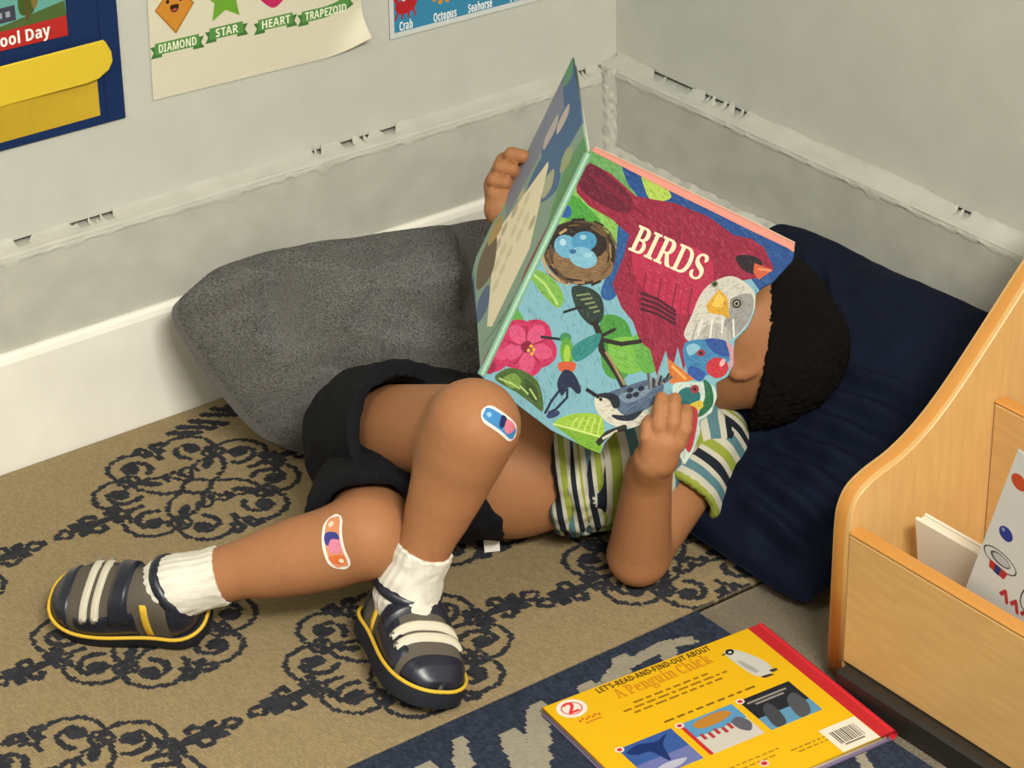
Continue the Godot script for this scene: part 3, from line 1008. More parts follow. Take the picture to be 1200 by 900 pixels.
	p.ellipse(0.066, 0.130, 0.0105, 0.0205, Color8(226, 226, 224), 0.3)
	for k in 5:
		p.stroke(PackedVector2Array([Vector2(0.034 + k * 0.013, 0.158), Vector2(0.038 + k * 0.013, 0.150), Vector2(0.043 + k * 0.013, 0.160)]), 0.004, Color8(196, 62, 66))
	for k in 6:
		p.ellipse(0.1 + (k % 3) * 0.035, 0.05 + (k / 3) * 0.09, 0.009, 0.008, [blue, Color8(206, 84, 52)][k % 2])
	var sm := tex_mat("star_print", p.img, 0.4)
	var lean := Basis(Vector3.BACK, 0.10) * Basis(Vector3.RIGHT, 0.34)
	var su := lean * Vector3(0, 0, 1)
	var sv := lean * Vector3.UP
	var o := Vector3(-0.366, 0.044, 0.922)
	a = Acc.new()
	slab(a, xy([0, 0, 0.20, 0, 0.20, 0.30, 0, 0.30]), o, su, sv, 0.002, 0.0004, Rect2(0, 0.30, 0.20, -0.257))
	put(a, "front_cover", sm, t)
	a = Acc.new()
	var on := su.cross(sv).normalized()
	slab(a, xy([0.002, 0.002, 0.197, 0.002, 0.197, 0.296, 0.002, 0.296]), o - on * 0.0001, su, sv, -0.006, 0.0004)
	put(a, "pages", mats["page_edge"], t)
	rebase(t, o)

# ------------------------------------------------------------------ pillows
# corners in order: top left, top right, bottom right, bottom left, seen from the front
func cushion(c: Array, thick: float, back: float, fn: Callable, keep: Callable, pinch := 0.03, rnd := 0.0) -> Array:
	var nrm: Vector3 = ((c[1] - c[0]) as Vector3).cross(c[3] - c[0]).normalized() * -1.0
	var at := func(u: float, v: float, side: float) -> Vector3:
		var x := 2.0 * u - 1.0
		var y := 2.0 * v - 1.0
		var xx := x * (1.0 - pinch * (1.0 - y * y)) * (1.0 - rnd * pow(absf(x), 3.0) * pow(absf(y), 6.0))
		var yy := y * (1.0 - pinch * (1.0 - x * x)) * (1.0 - rnd * pow(absf(y), 3.0) * pow(absf(x), 6.0))
		var uu := xx * 0.5 + 0.5
		var vv := yy * 0.5 + 0.5
		var p: Vector3 = (c[0] as Vector3).lerp(c[1], uu).lerp((c[3] as Vector3).lerp(c[2], uu), vv)
		var h := pow(maxf(0.0, (1.0 - pow(absf(x), 2.6)) * (1.0 - pow(absf(y), 2.6))), 0.5)
		var q: Vector3 = p + nrm * (side * (thick if side > 0.0 else back) * h)
		if side > 0.0:
			q += nrm * (fn.call(u, v) * minf(1.0, h * 2.0))
		return keep.call(q)
	return [func(u: float, v: float) -> Vector3: return at.call(u, v, 1.0), func(u: float, v: float) -> Vector3: return at.call(u, v, -1.0)]

func crease(u: float, v: float, a: Vector2, b: Vector2, wd: float) -> float:
	var p := Vector2(u, v)
	var d := b - a
	var t := clampf((p - a).dot(d) / d.length_squared(), 0.0, 1.0)
	var r := p.distance_to(a + d * t) / wd
	return exp(-r * r) * sin(PI * clampf(t, 0.06, 0.94))

func build_pillows() -> void:
	var f := FastNoiseLite.new()
	f.seed = 12; f.frequency = 2.2; f.fractal_octaves = 3
	# ---- grey plush pillow against the left wall
	var t := thing("plush_pillow", "grey plush pillow leaning against the white baseboard", "pillow")
	var gs := cushion([Vector3(-0.668, 0.190, 0.035), Vector3(-0.130, 0.112, 0.045), Vector3(-0.16, 0.015, 0.34), Vector3(-0.610, 0.010, 0.205)], 0.098, 0.05,
		func(u: float, v: float) -> float:
			var h := f.get_noise_2d(u * 1.2, v) * 0.016
			h -= 0.030 * crease(u, v, Vector2(0.22, 0.12), Vector2(0.11, 0.62), 0.045)
			h -= 0.036 * crease(u, v, Vector2(0.70, 0.02), Vector2(0.46, 0.62), 0.028)
			h += 0.010 * crease(u, v, Vector2(0.74, 0.10), Vector2(0.52, 0.66), 0.04)
			h -= 0.016 * crease(u, v, Vector2(0.13, 0.60), Vector2(0.36, 0.86), 0.025)
			return h,
		func(p: Vector3) -> Vector3: return Vector3(p.x, maxf(p.y, 0.001), maxf(p.z, 0.002)), -0.05, 0.18)
	var a := Acc.new()
	grid(a, 90, 70, gs[0])
	grid(a, 40, 30, gs[1], true)
	var plush := rough_mat("plush", Color8(86, 84, 81), Color8(112, 109, 105), 0.95, 0.09, 0.05, 0.35, 0.11, 41)
	plush.rim_enabled = true
	plush.rim = 0.5
	put(a, "cover", plush, t)
	var blade := Acc.new()
	blade.face([Vector3(-0.0006, 0, 0), Vector3(0.0006, 0, 0), Vector3(0.0002, 0.0048, 0.0012)], Vector3(0, 0.3, 1).normalized())
	blade.face([Vector3(0, 0, -0.0006), Vector3(0, 0, 0.0006), Vector3(0.001, 0.0045, 0.0)], Vector3(1, 0.3, 0).normalized())
	var mm := MultiMesh.new()
	mm.transform_format = MultiMesh.TRANSFORM_3D
	mm.mesh = blade.mesh(plush)
	var r := RandomNumberGenerator.new(); r.seed = 5
	var tot := 70000
	mm.instance_count = tot
	for i in tot:
		var u := r.randf_range(0.004, 0.99)
		var v := r.randf_range(0.004, 0.99)
		var p: Vector3 = gs[0].call(u, v)
		var n := ((gs[0].call(minf(u + 0.01, 1.0), v) - p) as Vector3).cross(gs[0].call(u, minf(v + 0.01, 1.0)) - p).normalized()
		n = (n + Vector3(r.randf_range(-0.5, 0.5), r.randf_range(-0.5, 0.5) - 0.2, r.randf_range(-0.5, 0.5))).normalized()
		var x := n.cross(Vector3(r.randf() - 0.5, r.randf() - 0.5, r.randf() - 0.5)).normalized()
		mm.set_instance_transform(i, Transform3D(Basis(x, n, x.cross(n)) * r.randf_range(0.6, 1.15), p - n * 0.0005))
	var mi := MultiMeshInstance3D.new()
	mi.name = "plush_pile"
	mi.multimesh = mm
	mi.set_meta("kind", "stuff")
	t.add_child(mi)
	rebase(t, Vector3(-0.4, 0.0, 0.15))
	# ---- navy pillow against the right wall
	t = thing("navy_pillow", "dark navy cotton pillow under the person's head", "pillow")
	gs = cushion([Vector3(-0.03, 0.185, 0.325), Vector3(-0.015, 0.185, 0.71), Vector3(-0.366, 0.008, 0.752), Vector3(-0.385, 0.02, 0.34)], 0.06, 0.06,
		func(u: float, v: float) -> float:
			var h := f.get_noise_2d(u * 1.3 + 5.0, v) * 0.014
			h -= 0.030 * crease(u, v, Vector2(0.62, 0.55), Vector2(0.72, 0.8), 0.2)
			for k in 7:
				var b := 0.30 + k * 0.09
				h += 0.011 * crease(u, v, Vector2(0.62, 0.45 + k * 0.07), Vector2(0.98, b + 0.05), 0.016) - 0.008 * crease(u, v, Vector2(0.62, 0.48 + k * 0.07), Vector2(0.98, b + 0.09), 0.016)
			for k in 4:
				h += 0.011 * crease(u, v, Vector2(0.1 + k * 0.07, 0.08), Vector2(0.35 + k * 0.13, 0.42), 0.02)
			h += 0.008 * crease(u, v, Vector2(0.55, 0.92), Vector2(0.95, 0.88), 0.02)
			return h,
		func(p: Vector3) -> Vector3: return Vector3(minf(p.x, -0.012), maxf(p.y, 0.001), p.z), 0.05, 0.06)
	a = Acc.new()
	grid(a, 90, 80, gs[0])
	grid(a, 40, 30, gs[1], true)
	var cotton := rough_mat("navy_cotton", Color8(10, 17, 33), Color8(14, 22, 41), 0.85, 0.06, 0.08, 0.02, 0.12, 51)
	put(a, "cover", cotton, t)
	a = Acc.new()
	var rim := []
	for k in 60:
		rim.append(gs[0].call(k / 60.0, 1.0))
	tube(a, rim, 0.0015, 6)
	put(a, "seam", cotton, t)
	rebase(t, Vector3(-0.2, 0.0, 0.51))

# ------------------------------------------------------------------ books
func build_penguin_book() -> void:
	var t := thing("yellow_picture_book", "yellow picture book with red spine lying back cover up", "book")
	var o := Vector3(-0.663, 0.0105, 0.714)
	var u := Vector3(0.248, 0.0, 0.020)
	var v := Vector3(-0.023, 0.0, 0.206)
	var lu := u.length()
	var lv := v.length()
	u = u.normalized(); v = v.normalized()
	var p := Paint.new(1500, 1200, Color8(238, 186, 26), 1.0, 0.8)
	var ink := Color8(92, 66, 20)
	var red := Color8(196, 44, 50)
	p.rect(0.945, 0, 0.06, 0.8, red)
	p.ellipse(0.088, 0.062, 0.060, 0.055, Color8(240, 232, 222))
	p.ellipse(0.088, 0.062, 0.042, 0.038, Color8(214, 70, 70))
	p.ellipse(0.088, 0.062, 0.037, 0.033, Color8(240, 232, 222))
	for k in 7:
		p.rect(0.068 + k * 0.014, 0.138 - (k % 2) * 0.006, 0.009, 0.012, Color8(206, 92, 40))
		p.rect(0.085 + k * 0.010, 0.160, 0.007, 0.009, Color8(206, 92, 40))
	# text block lines, broken into words
	var r := RandomNumberGenerator.new(); r.seed = 4
	for l in [[0.30, 0.150, 0.65], [0.24, 0.176, 0.71], [0.27, 0.202, 0.68]]:
		var x: float = l[0]
		while x < l[2]:
			var wd := r.randf_range(0.015, 0.05)
			p.rect(x, l[1], wd, 0.010, Color8(150, 108, 24))
			x += wd + 0.012
	var x2 := 0.33
	while x2 < 0.74:
		var wd2 := r.randf_range(0.02, 0.05)
		p.rect(x2, 0.308, wd2, 0.010, Color8(122, 90, 30))
		x2 += wd2 + 0.014
	for l in [[0.30, 0.655, 0.60], [0.26, 0.68, 0.56], [0.62, 0.69, 0.86], [0.64, 0.71, 0.86]]:
		var x: float = l[0]
		while x < l[2]:
			var wd := r.randf_range(0.012, 0.03)
			p.rect(x, l[1], wd, 0.007, Color8(160, 118, 26))
			x += wd + 0.008
	# penguin chick
	p.blob(xy([0.770, 0.085, 0.792, 0.070, 0.815, 0.082, 0.850, 0.140, 0.872, 0.215, 0.862, 0.268, 0.820, 0.282, 0.785, 0.262, 0.772, 0.20, 0.768, 0.13]), Color8(206, 204, 196))
	p.blob(xy([0.782, 0.15, 0.80, 0.17, 0.815, 0.235, 0.80, 0.25, 0.785, 0.21]), Color8(168, 170, 168))
	p.blob(xy([0.774, 0.088, 0.792, 0.070, 0.812, 0.080, 0.806, 0.098, 0.786, 0.106]), Color8(38, 36, 36))
	p.ellipse(0.793, 0.090, 0.007, 0.006, Color8(230, 228, 222))
	p.stroke(xy([0.772, 0.088, 0.758, 0.090]), 0.007, Color8(40, 36, 34))
	p.blob(xy([0.80, 0.278, 0.835, 0.280, 0.85, 0.292, 0.81, 0.292]), Color8(70, 60, 52))
	p.blob(xy([0.85, 0.262, 0.875, 0.262, 0.882, 0.274, 0.856, 0.278]), Color8(70, 60, 52))
	# three small covers
	p.oy = 0.05
	p.rect(0.095, 0.405, 0.235, 0.205, Color8(58, 92, 160))
	p.rect(0.095, 0.52, 0.235, 0.09, Color8(110, 118, 176))
	p.blob(xy([0.11, 0.44, 0.17, 0.42, 0.24, 0.44, 0.30, 0.42, 0.25, 0.47, 0.22, 0.56, 0.19, 0.48, 0.14, 0.47]), Color8(28, 52, 110))
	p.blob(xy([0.14, 0.58, 0.20, 0.56, 0.28, 0.575, 0.22, 0.60]), Color8(186, 186, 206))
	p.rect(0.36, 0.405, 0.245, 0.205, Color8(90, 152, 196))
	p.rect(0.36, 0.50, 0.245, 0.11, Color8(206, 200, 190))
	p.rect(0.36, 0.405, 0.016, 0.205, red)
	p.blob(xy([0.41, 0.43, 0.48, 0.415, 0.55, 0.42, 0.57, 0.45, 0.50, 0.47, 0.42, 0.465]), Color8(190, 130, 50))
	for k in 6:
		p.rect(0.395 + k * 0.03, 0.492 + (k % 2) * 0.008, 0.015, 0.035, Color8(176, 56, 60))
	p.blob(xy([0.54, 0.49, 0.58, 0.48, 0.60, 0.53, 0.57, 0.57, 0.54, 0.54]), Color8(96, 96, 108))
	p.rect(0.635, 0.405, 0.235, 0.205, Color8(40, 42, 48))
	p.rect(0.655, 0.43, 0.18, 0.010, Color8(150, 146, 140)); p.rect(0.68, 0.448, 0.13, 0.010, Color8(150, 146, 140))
	p.rect(0.635, 0.53, 0.235, 0.08, Color8(96, 150, 186))
	p.blob(xy([0.66, 0.60, 0.68, 0.50, 0.72, 0.47, 0.73, 0.52, 0.71, 0.60]), Color8(70, 72, 78))
	p.blob(xy([0.77, 0.60, 0.79, 0.50, 0.84, 0.47, 0.85, 0.54, 0.82, 0.60]), Color8(84, 86, 92))
	for q in [[0.10, 0.41], [0.365, 0.41], [0.64, 0.41]]:
		p.ellipse(q[0], q[1], 0.018, 0.016, Color8(232, 220, 214)); p.ellipse(q[0], q[1], 0.010, 0.009, red)
	p.oy = 0.0
	# bar code on a white field
	p.rect(0.775, 0.655, 0.168, 0.145, Color8(236, 230, 214))
	var bx := 0.80
	while bx < 0.91:
		var wd3: float = [0.003, 0.005, 0.007][r.randi_range(0, 2)]
		p.rect(bx, 0.685, wd3, 0.075, Color8(58, 54, 50))
		bx += wd3 + [0.003, 0.004, 0.006][r.randi_range(0, 2)]
	p.rect(0.81, 0.765, 0.09, 0.008, Color8(110, 104, 96))
	p.ellipse(0.495, 0.700, 0.020, 0.018, Color8(232, 196, 180)); p.ellipse(0.495, 0.700, 0.012, 0.010, red)
	var m := tex_mat("penguin_cover", p.img, 0.38)
	var a := Acc.new()
	slab(a, xy([0, 0, lu, 0, lu, lv, 0, lv]), o + Vector3(0, -0.0022, 0), u, v, -0.0024, 0.0007, Rect2(0, 0, lu, lv))
	put(a, "back_cover", m, t)
	a = Acc.new()
	slab(a, xy([0.003, 0.003, lu - 0.003, 0.003, lu - 0.003, lv - 0.003, 0.003, lv - 0.003]), o + Vector3(0, -0.0078, 0), u, v, -0.0056, 0.0003)
	put(a, "pages", mat("penguin_pages", Color8(214, 202, 176), 0.8), t)
	a = Acc.new()
	slab(a, xy([0, 0, lu, 0, lu, lv, 0, lv]), o + Vector3(0, -0.0100, 0), u, v, -0.0022, 0.0007)
	put(a, "front_cover", mat("penguin_front", Color8(120, 108, 140), 0.45), t)
	a = Acc.new()
	var sp := []
	for k in 2:
		sp.append(o + u * (lu + 0.0005) + v * (lv * k) + Vector3(0, -0.0045, 0))
	tube(a, sp, 0.0052, 10)
	put(a, "spine", mat("red_cloth", Color8(190, 42, 50), 0.5), t)
	var txt := mat("title_ink", Color8(70, 52, 24), 0.6)
	var brown := mat("title_brown", Color8(186, 122, 26), 0.6)
	var top := o + Vector3(0, 0.0004, 0)
	lettering("LET'S-READ-AND-FIND-OUT ABOUT", true, false, 0.0078, 0.0002, txt, top + u * 0.120 + v * 0.0070, u, -v, "lettering", t, 0.128)
	lettering("A Penguin Chick", true, true, 0.0145, 0.0002, brown, top + u * 0.121 + v * 0.0215, u, -v, "lettering", t, 0.108)
	lettering("2", true, false, 0.017, 0.0002, mat("red_ink", Color8(206, 50, 52), 0.6), top + u * 0.022 + v * 0.0155, u, -v, "lettering", t)
	rebase(t, o)

# short streaks of lighter and darker ink that stay inside a shape: the grain of feathers, leaves and petals
func brush(p: Paint, pts: PackedVector2Array, c: Color, r: RandomNumberGenerator, rate := 1.0) -> void:
	var lo := pts[0]
	var hi := pts[0]
	var mid := Vector2.ZERO
	for q in pts:
		lo = lo.min(q); hi = hi.max(q); mid += q / pts.size()
	var far := Vector2.RIGHT
	for q in pts:
		if q.distance_to(mid) > far.length():
			far = q - mid
	var size := (hi.x - lo.x) * (hi.y - lo.y)
	var count := int(size / 75.0 * rate)
	var l := clampf(sqrt(size) * 0.10, 5.0, 20.0)
	for k in count:
		var a := Vector2(r.randf_range(lo.x, hi.x), r.randf_range(lo.y, hi.y))
		var d := far.normalized().rotated(r.randf_range(-0.35, 0.35)) * l * r.randf_range(0.5, 1.2)
		if Geometry2D.is_point_in_polygon(a, pts) and Geometry2D.is_point_in_polygon(a + d, pts):
			var s := r.randf_range(0.02, 0.20)
			p.stroke(PackedVector2Array([a, a + d]), r.randf_range(1.4, 3.6), c.lightened(s) if r.randf() < 0.42 else c.darkened(s * 1.3))

func build_bird_book() -> void:
	var t := thing("bird_book", "large open picture book with birds and a shaped cover edge", "book")
	var st := Vector3(-0.424, 0.419, 0.483)
	var sb := Vector3(-0.578, 0.244, 0.514)
	var tr := Vector3(-0.308, 0.341, 0.650)
	var bt := Vector3(-0.301, 0.432, 0.304)
	var u := tr - st
	var v := sb - st
	var lu := u.length()
	var lv := v.length()
	u = u.normalized()
	v = (v - u * v.dot(u)).normalized()
	var nrm := v.cross(u).normalized()      # out of the front cover, towards the viewer
	if nrm.z < 0.0:
		nrm = -nrm
	var p := Paint.new(1500, 1600, Color8(132, 186, 202), 1030.0, 1100.0, 0.0, -20.0)
	var br := RandomNumberGenerator.new(); br.seed = 31
	brush(p, xy([0, -20, 1030, -20, 1030, 1080, 0, 1080]), Color8(132, 186, 202), br, 0.25)
	for e in COVER_ART:
		var pts := xy(e[3])
		var c := hexc(e[1])
		if e[0] == 0:
			p.poly(pts, c)
		elif e[0] == 1:
			p.blob(pts, c)
		if e[0] < 2:
			brush(p, pts, c, br)
		if e[0] < 2:
			continue
		p.stroke(pts, e[2] * 3.7, c)
	var m := tex_mat("bird_cover", p.img, 0.55, 0.80)
	var ol := PackedVector2Array()
	for i in range(0, COVER_EDGE.size(), 2):
		ol.push_back(Vector2(COVER_EDGE[i] * 0.001 * lu, COVER_EDGE[i + 1] * 0.001 * lv))
	var a := Acc.new()
	slab(a, ol, st - nrm * 0.0012, u, v, 0.0024 if u.cross(v).dot(nrm) > 0.0 else -0.0024, 0.0006, Rect2(0, -0.02 * lv, 1.03 * lu, 1.10 * lv))
	var fc := put(a, "front_cover", m, t)
	lettering("BIRDS", true, true, 0.025, 0.0004, mat("cover_cream", Color8(212, 194, 166), 0.6), st + u * (0.515 * lu) + v * (0.226 * lv) + nrm * 0.0014, (u - v * 0.03).normalized(), -(v + u * 0.03).normalized(), "lettering", fc, 0.074)
	# leaves of the book behind the front cover, a little larger at the top edge
	for k in 4:
		a = Acc.new()
		var leaf := PackedVector2Array()
		for q in ol:
			leaf.push_back(Vector2(minf(q.x * 0.985 + 0.001, lu * 0.96), minf(q.y, lv * 0.9) + 0.001))
		leaf[0] = Vector2(0.002, -0.0075 - k * 0.0012)
		leaf[1] = Vector2(lu * 0.30, -0.0085 - k * 0.0012); leaf[2] = Vector2(lu * 0.45, -0.0085 - k * 0.0012); leaf[3] = Vector2(lu * 0.6, -0.0085 - k * 0.0012)
		leaf[4] = Vector2(lu * 0.8, -0.0085 - k * 0.0012); leaf[5] = Vector2(lu * 0.98, -0.008 - k * 0.0012); leaf[6] = Vector2(lu * 0.995, -0.003)
		leaf[7] = Vector2(lu * 0.985, 0.006)
		var back := -nrm * (0.0036 + k * 0.0022)
		slab(a, leaf, st + back, u, v, 0.0018 if u.cross(v).dot(nrm) > 0.0 else -0.0018, 0.0004)
		put(a, "page", mat("page_%d" % k, [Color8(196, 128, 114), Color8(200, 138, 124), Color8(188, 120, 108), Color8(204, 186, 158)][k], 0.6), t)
	# back cover
	var bu := (bt - st)
	var lb := bu.length()
	bu = bu.normalized()
	var bv := (sb - st).normalized()
	var bn := bu.cross(bv).normalized()
	var lbv := sb.distance_to(st)
	p = Paint.new(1000, 1200, Color8(136, 162, 146), 1.0, 1.0)
	p.poly(xy([0.30, 0.0, 1.0, 0.0, 1.0, 0.30, 0.62, 0.36, 0.36, 0.22]), Color8(78, 108, 148))
	p.poly(xy([0.72, 0.12, 1.0, 0.10, 1.0, 0.66, 0.80, 0.70]), Color8(128, 134, 152))
	p.blob(xy([0.86, 0.02, 1.0, 0.0, 1.0, 0.08, 0.90, 0.10]), Color8(104, 150, 116))
	p.blob(xy([0.0, 0.0, 0.16, 0.0, 0.22, 0.18, 0.10, 0.34, 0.0, 0.3]), Color8(100, 152, 104))
	p.blob(xy([0.20, 0.24, 0.50, 0.20, 0.70, 0.34, 0.66, 0.52, 0.36, 0.40]), Color8(80, 112, 148))
	p.blob(xy([0.60, 0.10, 0.68, 0.08, 0.70, 0.18, 0.62, 0.20]), Color8(198, 184, 176))
	p.blob(xy([0.70, 0.20, 0.78, 0.18, 0.80, 0.30, 0.72, 0.32]), Color8(190, 176, 172))
	p.blob(xy([0.20, 0.14, 0.28, 0.10, 0.36, 0.16, 0.28, 0.22]), Color8(160, 168, 128))
	p.blob(xy([0.30, 0.30, 0.40, 0.26, 0.46, 0.34, 0.36, 0.38]), Color8(176, 178, 150))
	p.poly(xy([0.52, 0.30, 0.56, 0.30, 0.84, 0.76, 0.84, 0.80, 0.26, 0.92, 0.18, 0.88, 0.18, 0.52]), Color8(232, 222, 192))
	for k in 16:
		var q := Vector2(0.30 + fmod(k * 0.137, 0.42), 0.46 + fmod(k * 0.211, 0.40))
		p.blob(xy([q.x, q.y, q.x + 0.05, q.y - 0.01, q.x + 0.07, q.y + 0.04, q.x + 0.02, q.y + 0.05]), Color8(214, 204, 174) if k % 3 else Color8(188, 178, 150))
	p.blob(xy([0.60, 0.84, 0.80, 0.78, 0.92, 0.84, 0.90, 0.96, 0.70, 0.98]), Color8(112, 100, 84))
	p.blob(xy([0.80, 0.74, 0.90, 0.72, 0.96, 0.82, 0.88, 0.86]), Color8(176, 150, 96))
	p.blob(xy([0.40, 0.90, 0.56, 0.88, 0.60, 0.98, 0.44, 1.0]), Color8(92, 110, 140))
	p.blob(xy([0.0, 0.30, 0.06, 0.34, 0.08, 0.58, 0.0, 0.60]), Color8(150, 70, 84))
	for k in 9:
		p.stroke(xy([0.02 + k * 0.012, 0.62 + k * 0.03, 0.10 + k * 0.01, 0.84 + k * 0.015]), 0.012, [Color8(74, 112, 84), Color8(126, 156, 128), Color8(96, 134, 100)][k % 3])
	var bm := tex_mat("bird_back", p.img, 0.5, 1.0)
	a = Acc.new()
	var hook := xy([0.0, 0.0, lb, 0.0, lb, lbv * 0.97, lb * 0.93, lbv * 1.02, lb * 0.5, lbv, 0.0, lbv])
	var outward := bn if bn.dot(nrm) < 0.0 or bn.x < 0.0 else -bn
	slab(a, hook, st - outward * 0.0012, bu, bv, 0.0024 if outward.dot(bn) > 0.0 else -0.0024, 0.0006, Rect2(0, 0, lb, lbv))
	put(a, "back_cover", bm, t)
	# pages lying against the back cover
	for k in 2:
		a = Acc.new()
		slab(a, xy([0.004, 0.004, lb - 0.006, 0.004, lb - 0.006, lbv - 0.006, 0.004, lbv - 0.006]), st - outward * (0.0036 + k * 0.0022), bu, bv, 0.0018 if outward.dot(bn) > 0.0 else -0.0018, 0.0004)
		put(a, "page", mat("page_in_%d" % k, Color8(214, 206, 186), 0.6), t)
	# rounded spine joining both covers
	a = Acc.new()
	tube(a, [st - nrm * 0.001, st.lerp(sb, 0.5) - nrm * 0.001, sb - nrm * 0.001], 0.0042, 10)
	put(a, "spine", rough_mat("bird_spine", Color8(96, 140, 116), Color8(138, 178, 150), 0.4, 0.06, 0.05, 0.0, 0.05, 61), t)
	rebase(t, sb)

# ------------------------------------------------------------------ the person
var leg_r_bones := []
var leg_l_bones := []

func stripe_image(rows: Array) -> Image:
	var total := 0
	for q in rows:
		total += q[0]
	var im := Image.create_empty(total * 8, 8, false, Image.FORMAT_RGBA8)
	var x := 0
	for q in rows:
		im.fill_rect(Rect2i(x * 8, 0, q[0] * 8, 8), q[1])
		x += q[0]
	return im

func skin_mat() -> StandardMaterial3D:
	if mats.has("skin"):
		return mats["skin"]
	var m := rough_mat("skin", Color8(152, 104, 70), Color8(160, 111, 76), 0.52, 0.12, 0.03, 0.012, 0.12, 71)
	m.subsurf_scatter_enabled = true
	m.subsurf_scatter_strength = 0.06
	return m

func build_person() -> void:
	var t := thing("person", "person in striped shirt and black shorts lying behind the open bird book", "person")
	var hip_r := Vector3(-0.610, 0.125, 0.376)
	var knee_r := Vector3(-0.642, 0.245, 0.588)
	var ank_r := Vector3(-0.700, 0.075, 0.556)
	var hip_l := Vector3(-0.574, 0.078, 0.353)
	var knee_l := Vector3(-0.716, 0.120, 0.516)
	var ank_l := Vector3(-0.862, 0.064, 0.402)
	var pelv := Vector3(-0.571, 0.088, 0.362)
	var belly := Vector3(-0.482, 0.078, 0.424)
	var chest := Vector3(-0.376, 0.092, 0.473)
	var sh_l := Vector3(-0.312, 0.085, 0.536)
	var sh_r := Vector3(-0.262, 0.100, 0.400)
	var neck := Vector3(-0.300, 0.130, 0.500)
	var head := Vector3(-0.262, 0.192, 0.540)
	var el_l := Vector3(-0.449, 0.033, 0.593)
	var wr_l := Vector3(-0.468, 0.150, 0.630)
	var el_r := Vector3(-0.318, 0.200, 0.372)
	var wr_r := Vector3(-0.407, 0.299, 0.321)
	var axis := (chest - pelv).normalized()
	var lat := axis.cross(Vector3.UP).normalized()
	if lat.z < 0.0:
		lat = -lat
	var skin := skin_mat()
	# ---- body skin: one mesh, made of fields that overlap at the joints
	var a := Acc.new()
	leg_r_bones = [
		[hip_r, 0.055, knee_r, 0.0375, 0.02],
		[knee_r, 0.037, knee_r.lerp(ank_r, 0.30), 0.034, 0.018],
		[knee_r.lerp(ank_r, 0.22) + Vector3(0.004, -0.002, -0.006), 0.032, knee_r.lerp(ank_r, 0.52) + Vector3(0.004, 0, -0.004), 0.0295, 0.02],
		[knee_r.lerp(ank_r, 0.45), 0.0305, ank_r, 0.021, 0.010],
		[ank_r, 0.021, ank_r + Vector3(-0.02, -0.035, 0.035), 0.015, 0.015],
		[knee_r + Vector3(-0.004, 0.004, 0.008), 0.034, knee_r.lerp(ank_r, 0.12) + Vector3(-0.005, 0.0, 0.006), 0.031, 0.02],
	]
	leg_l_bones = [
		[hip_l, 0.058, knee_l, 0.038, 0.02],
		[knee_l, 0.037, knee_l.lerp(ank_l, 0.35), 0.033, 0.018],
		[knee_l.lerp(ank_l, 0.22) + Vector3(0.0, -0.006, 0.0), 0.032, knee_l.lerp(ank_l, 0.52) + Vector3(0, -0.003, 0), 0.030, 0.02],
		[knee_l.lerp(ank_l, 0.5), 0.030, ank_l, 0.0235, 0.010],
		[ank_l, 0.022, ank_l + Vector3(-0.03, -0.028, -0.03), 0.015, 0.015],
	]
	field_mesh(a, leg_r_bones, 0.004)
	field_mesh(a, leg_l_bones, 0.004)
	var torso := [
		[pelv.lerp(belly, 0.4) + lat * 0.03, 0.060, belly + lat * 0.026, 0.058, 0.04],
		[pelv.lerp(belly, 0.4) - lat * 0.03, 0.060, belly - lat * 0.026, 0.058, 0.04],
		[belly + lat * 0.026, 0.058, chest + lat * 0.034, 0.060, 0.04],
		[belly - lat * 0.026, 0.058, chest - lat * 0.034, 0.060, 0.04],
		[chest, 0.058, neck - axis * 0.02, 0.045, 0.04],
		[sh_l, 0.036, sh_r, 0.036, 0.04],
		[neck - axis * 0.015, 0.032, head - axis * 0.02, 0.032, 0.02],
		[sh_r, 0.036, el_r, 0.029, 0.02],
		[el_r, 0.028, wr_r, 0.020, 0.012],
	]
	field_mesh(a, torso, 0.005)
	var fore := [
		[sh_l, 0.036, el_l, 0.0295, 0.012],
		[el_l, 0.0315, wr_l, 0.0225, 0.006],
		[wr_l, 0.0222, Vector3(-0.480, 0.178, 0.650), 0.0190, 0.004],
	]
	field_mesh(a, fore, 0.004)
	# near hand: fingers close over the lower edge of the front cover, thumb behind it
	var hand := [
		[Vector3(-0.472, 0.160, 0.638), 0.019, Vector3(-0.479, 0.182, 0.652), 0.0165, 0.012],
		[Vector3(-0.482, 0.182, 0.650), 0.014, Vector3(-0.482, 0.200, 0.655), 0.0115, 0.012],
		[Vector3(-0.478, 0.180, 0.654), 0.014, Vector3(-0.475, 0.203, 0.660), 0.012, 0.012],
		[Vector3(-0.470, 0.180, 0.657), 0.014, Vector3(-0.467, 0.203, 0.665), 0.0115, 0.012],
	]
	for fg in [
		[Vector3(-0.479, 0.203, 0.657), Vector3(-0.477, 0.224, 0.656), Vector3(-0.468, 0.240, 0.648), Vector3(-0.460, 0.246, 0.640), 0.0088],
		[Vector3(-0.469, 0.206, 0.665), Vector3(-0.465, 0.227, 0.666), Vector3(-0.457, 0.241, 0.658), Vector3(-0.449, 0.245, 0.650), 0.0090],
		[Vector3(-0.461, 0.201, 0.671), Vector3(-0.455, 0.219, 0.674), Vector3(-0.447, 0.230, 0.667), Vector3(-0.440, 0.232, 0.659), 0.0084],
		[Vector3(-0.489, 0.198, 0.652), Vector3(-0.491, 0.212, 0.652), Vector3(-0.485, 0.222, 0.646), Vector3(-0.477, 0.224, 0.640), 0.0078]]:
		var r: float = fg[4]
		hand.append([fg[0], r * 1.0, fg[1], r * 0.94, 0.0025])
		hand.append([fg[1], r * 0.94, fg[2], r * 0.88, 0.0015])
		hand.append([fg[2], r * 0.88, fg[3], r * 0.78, 0.0015])
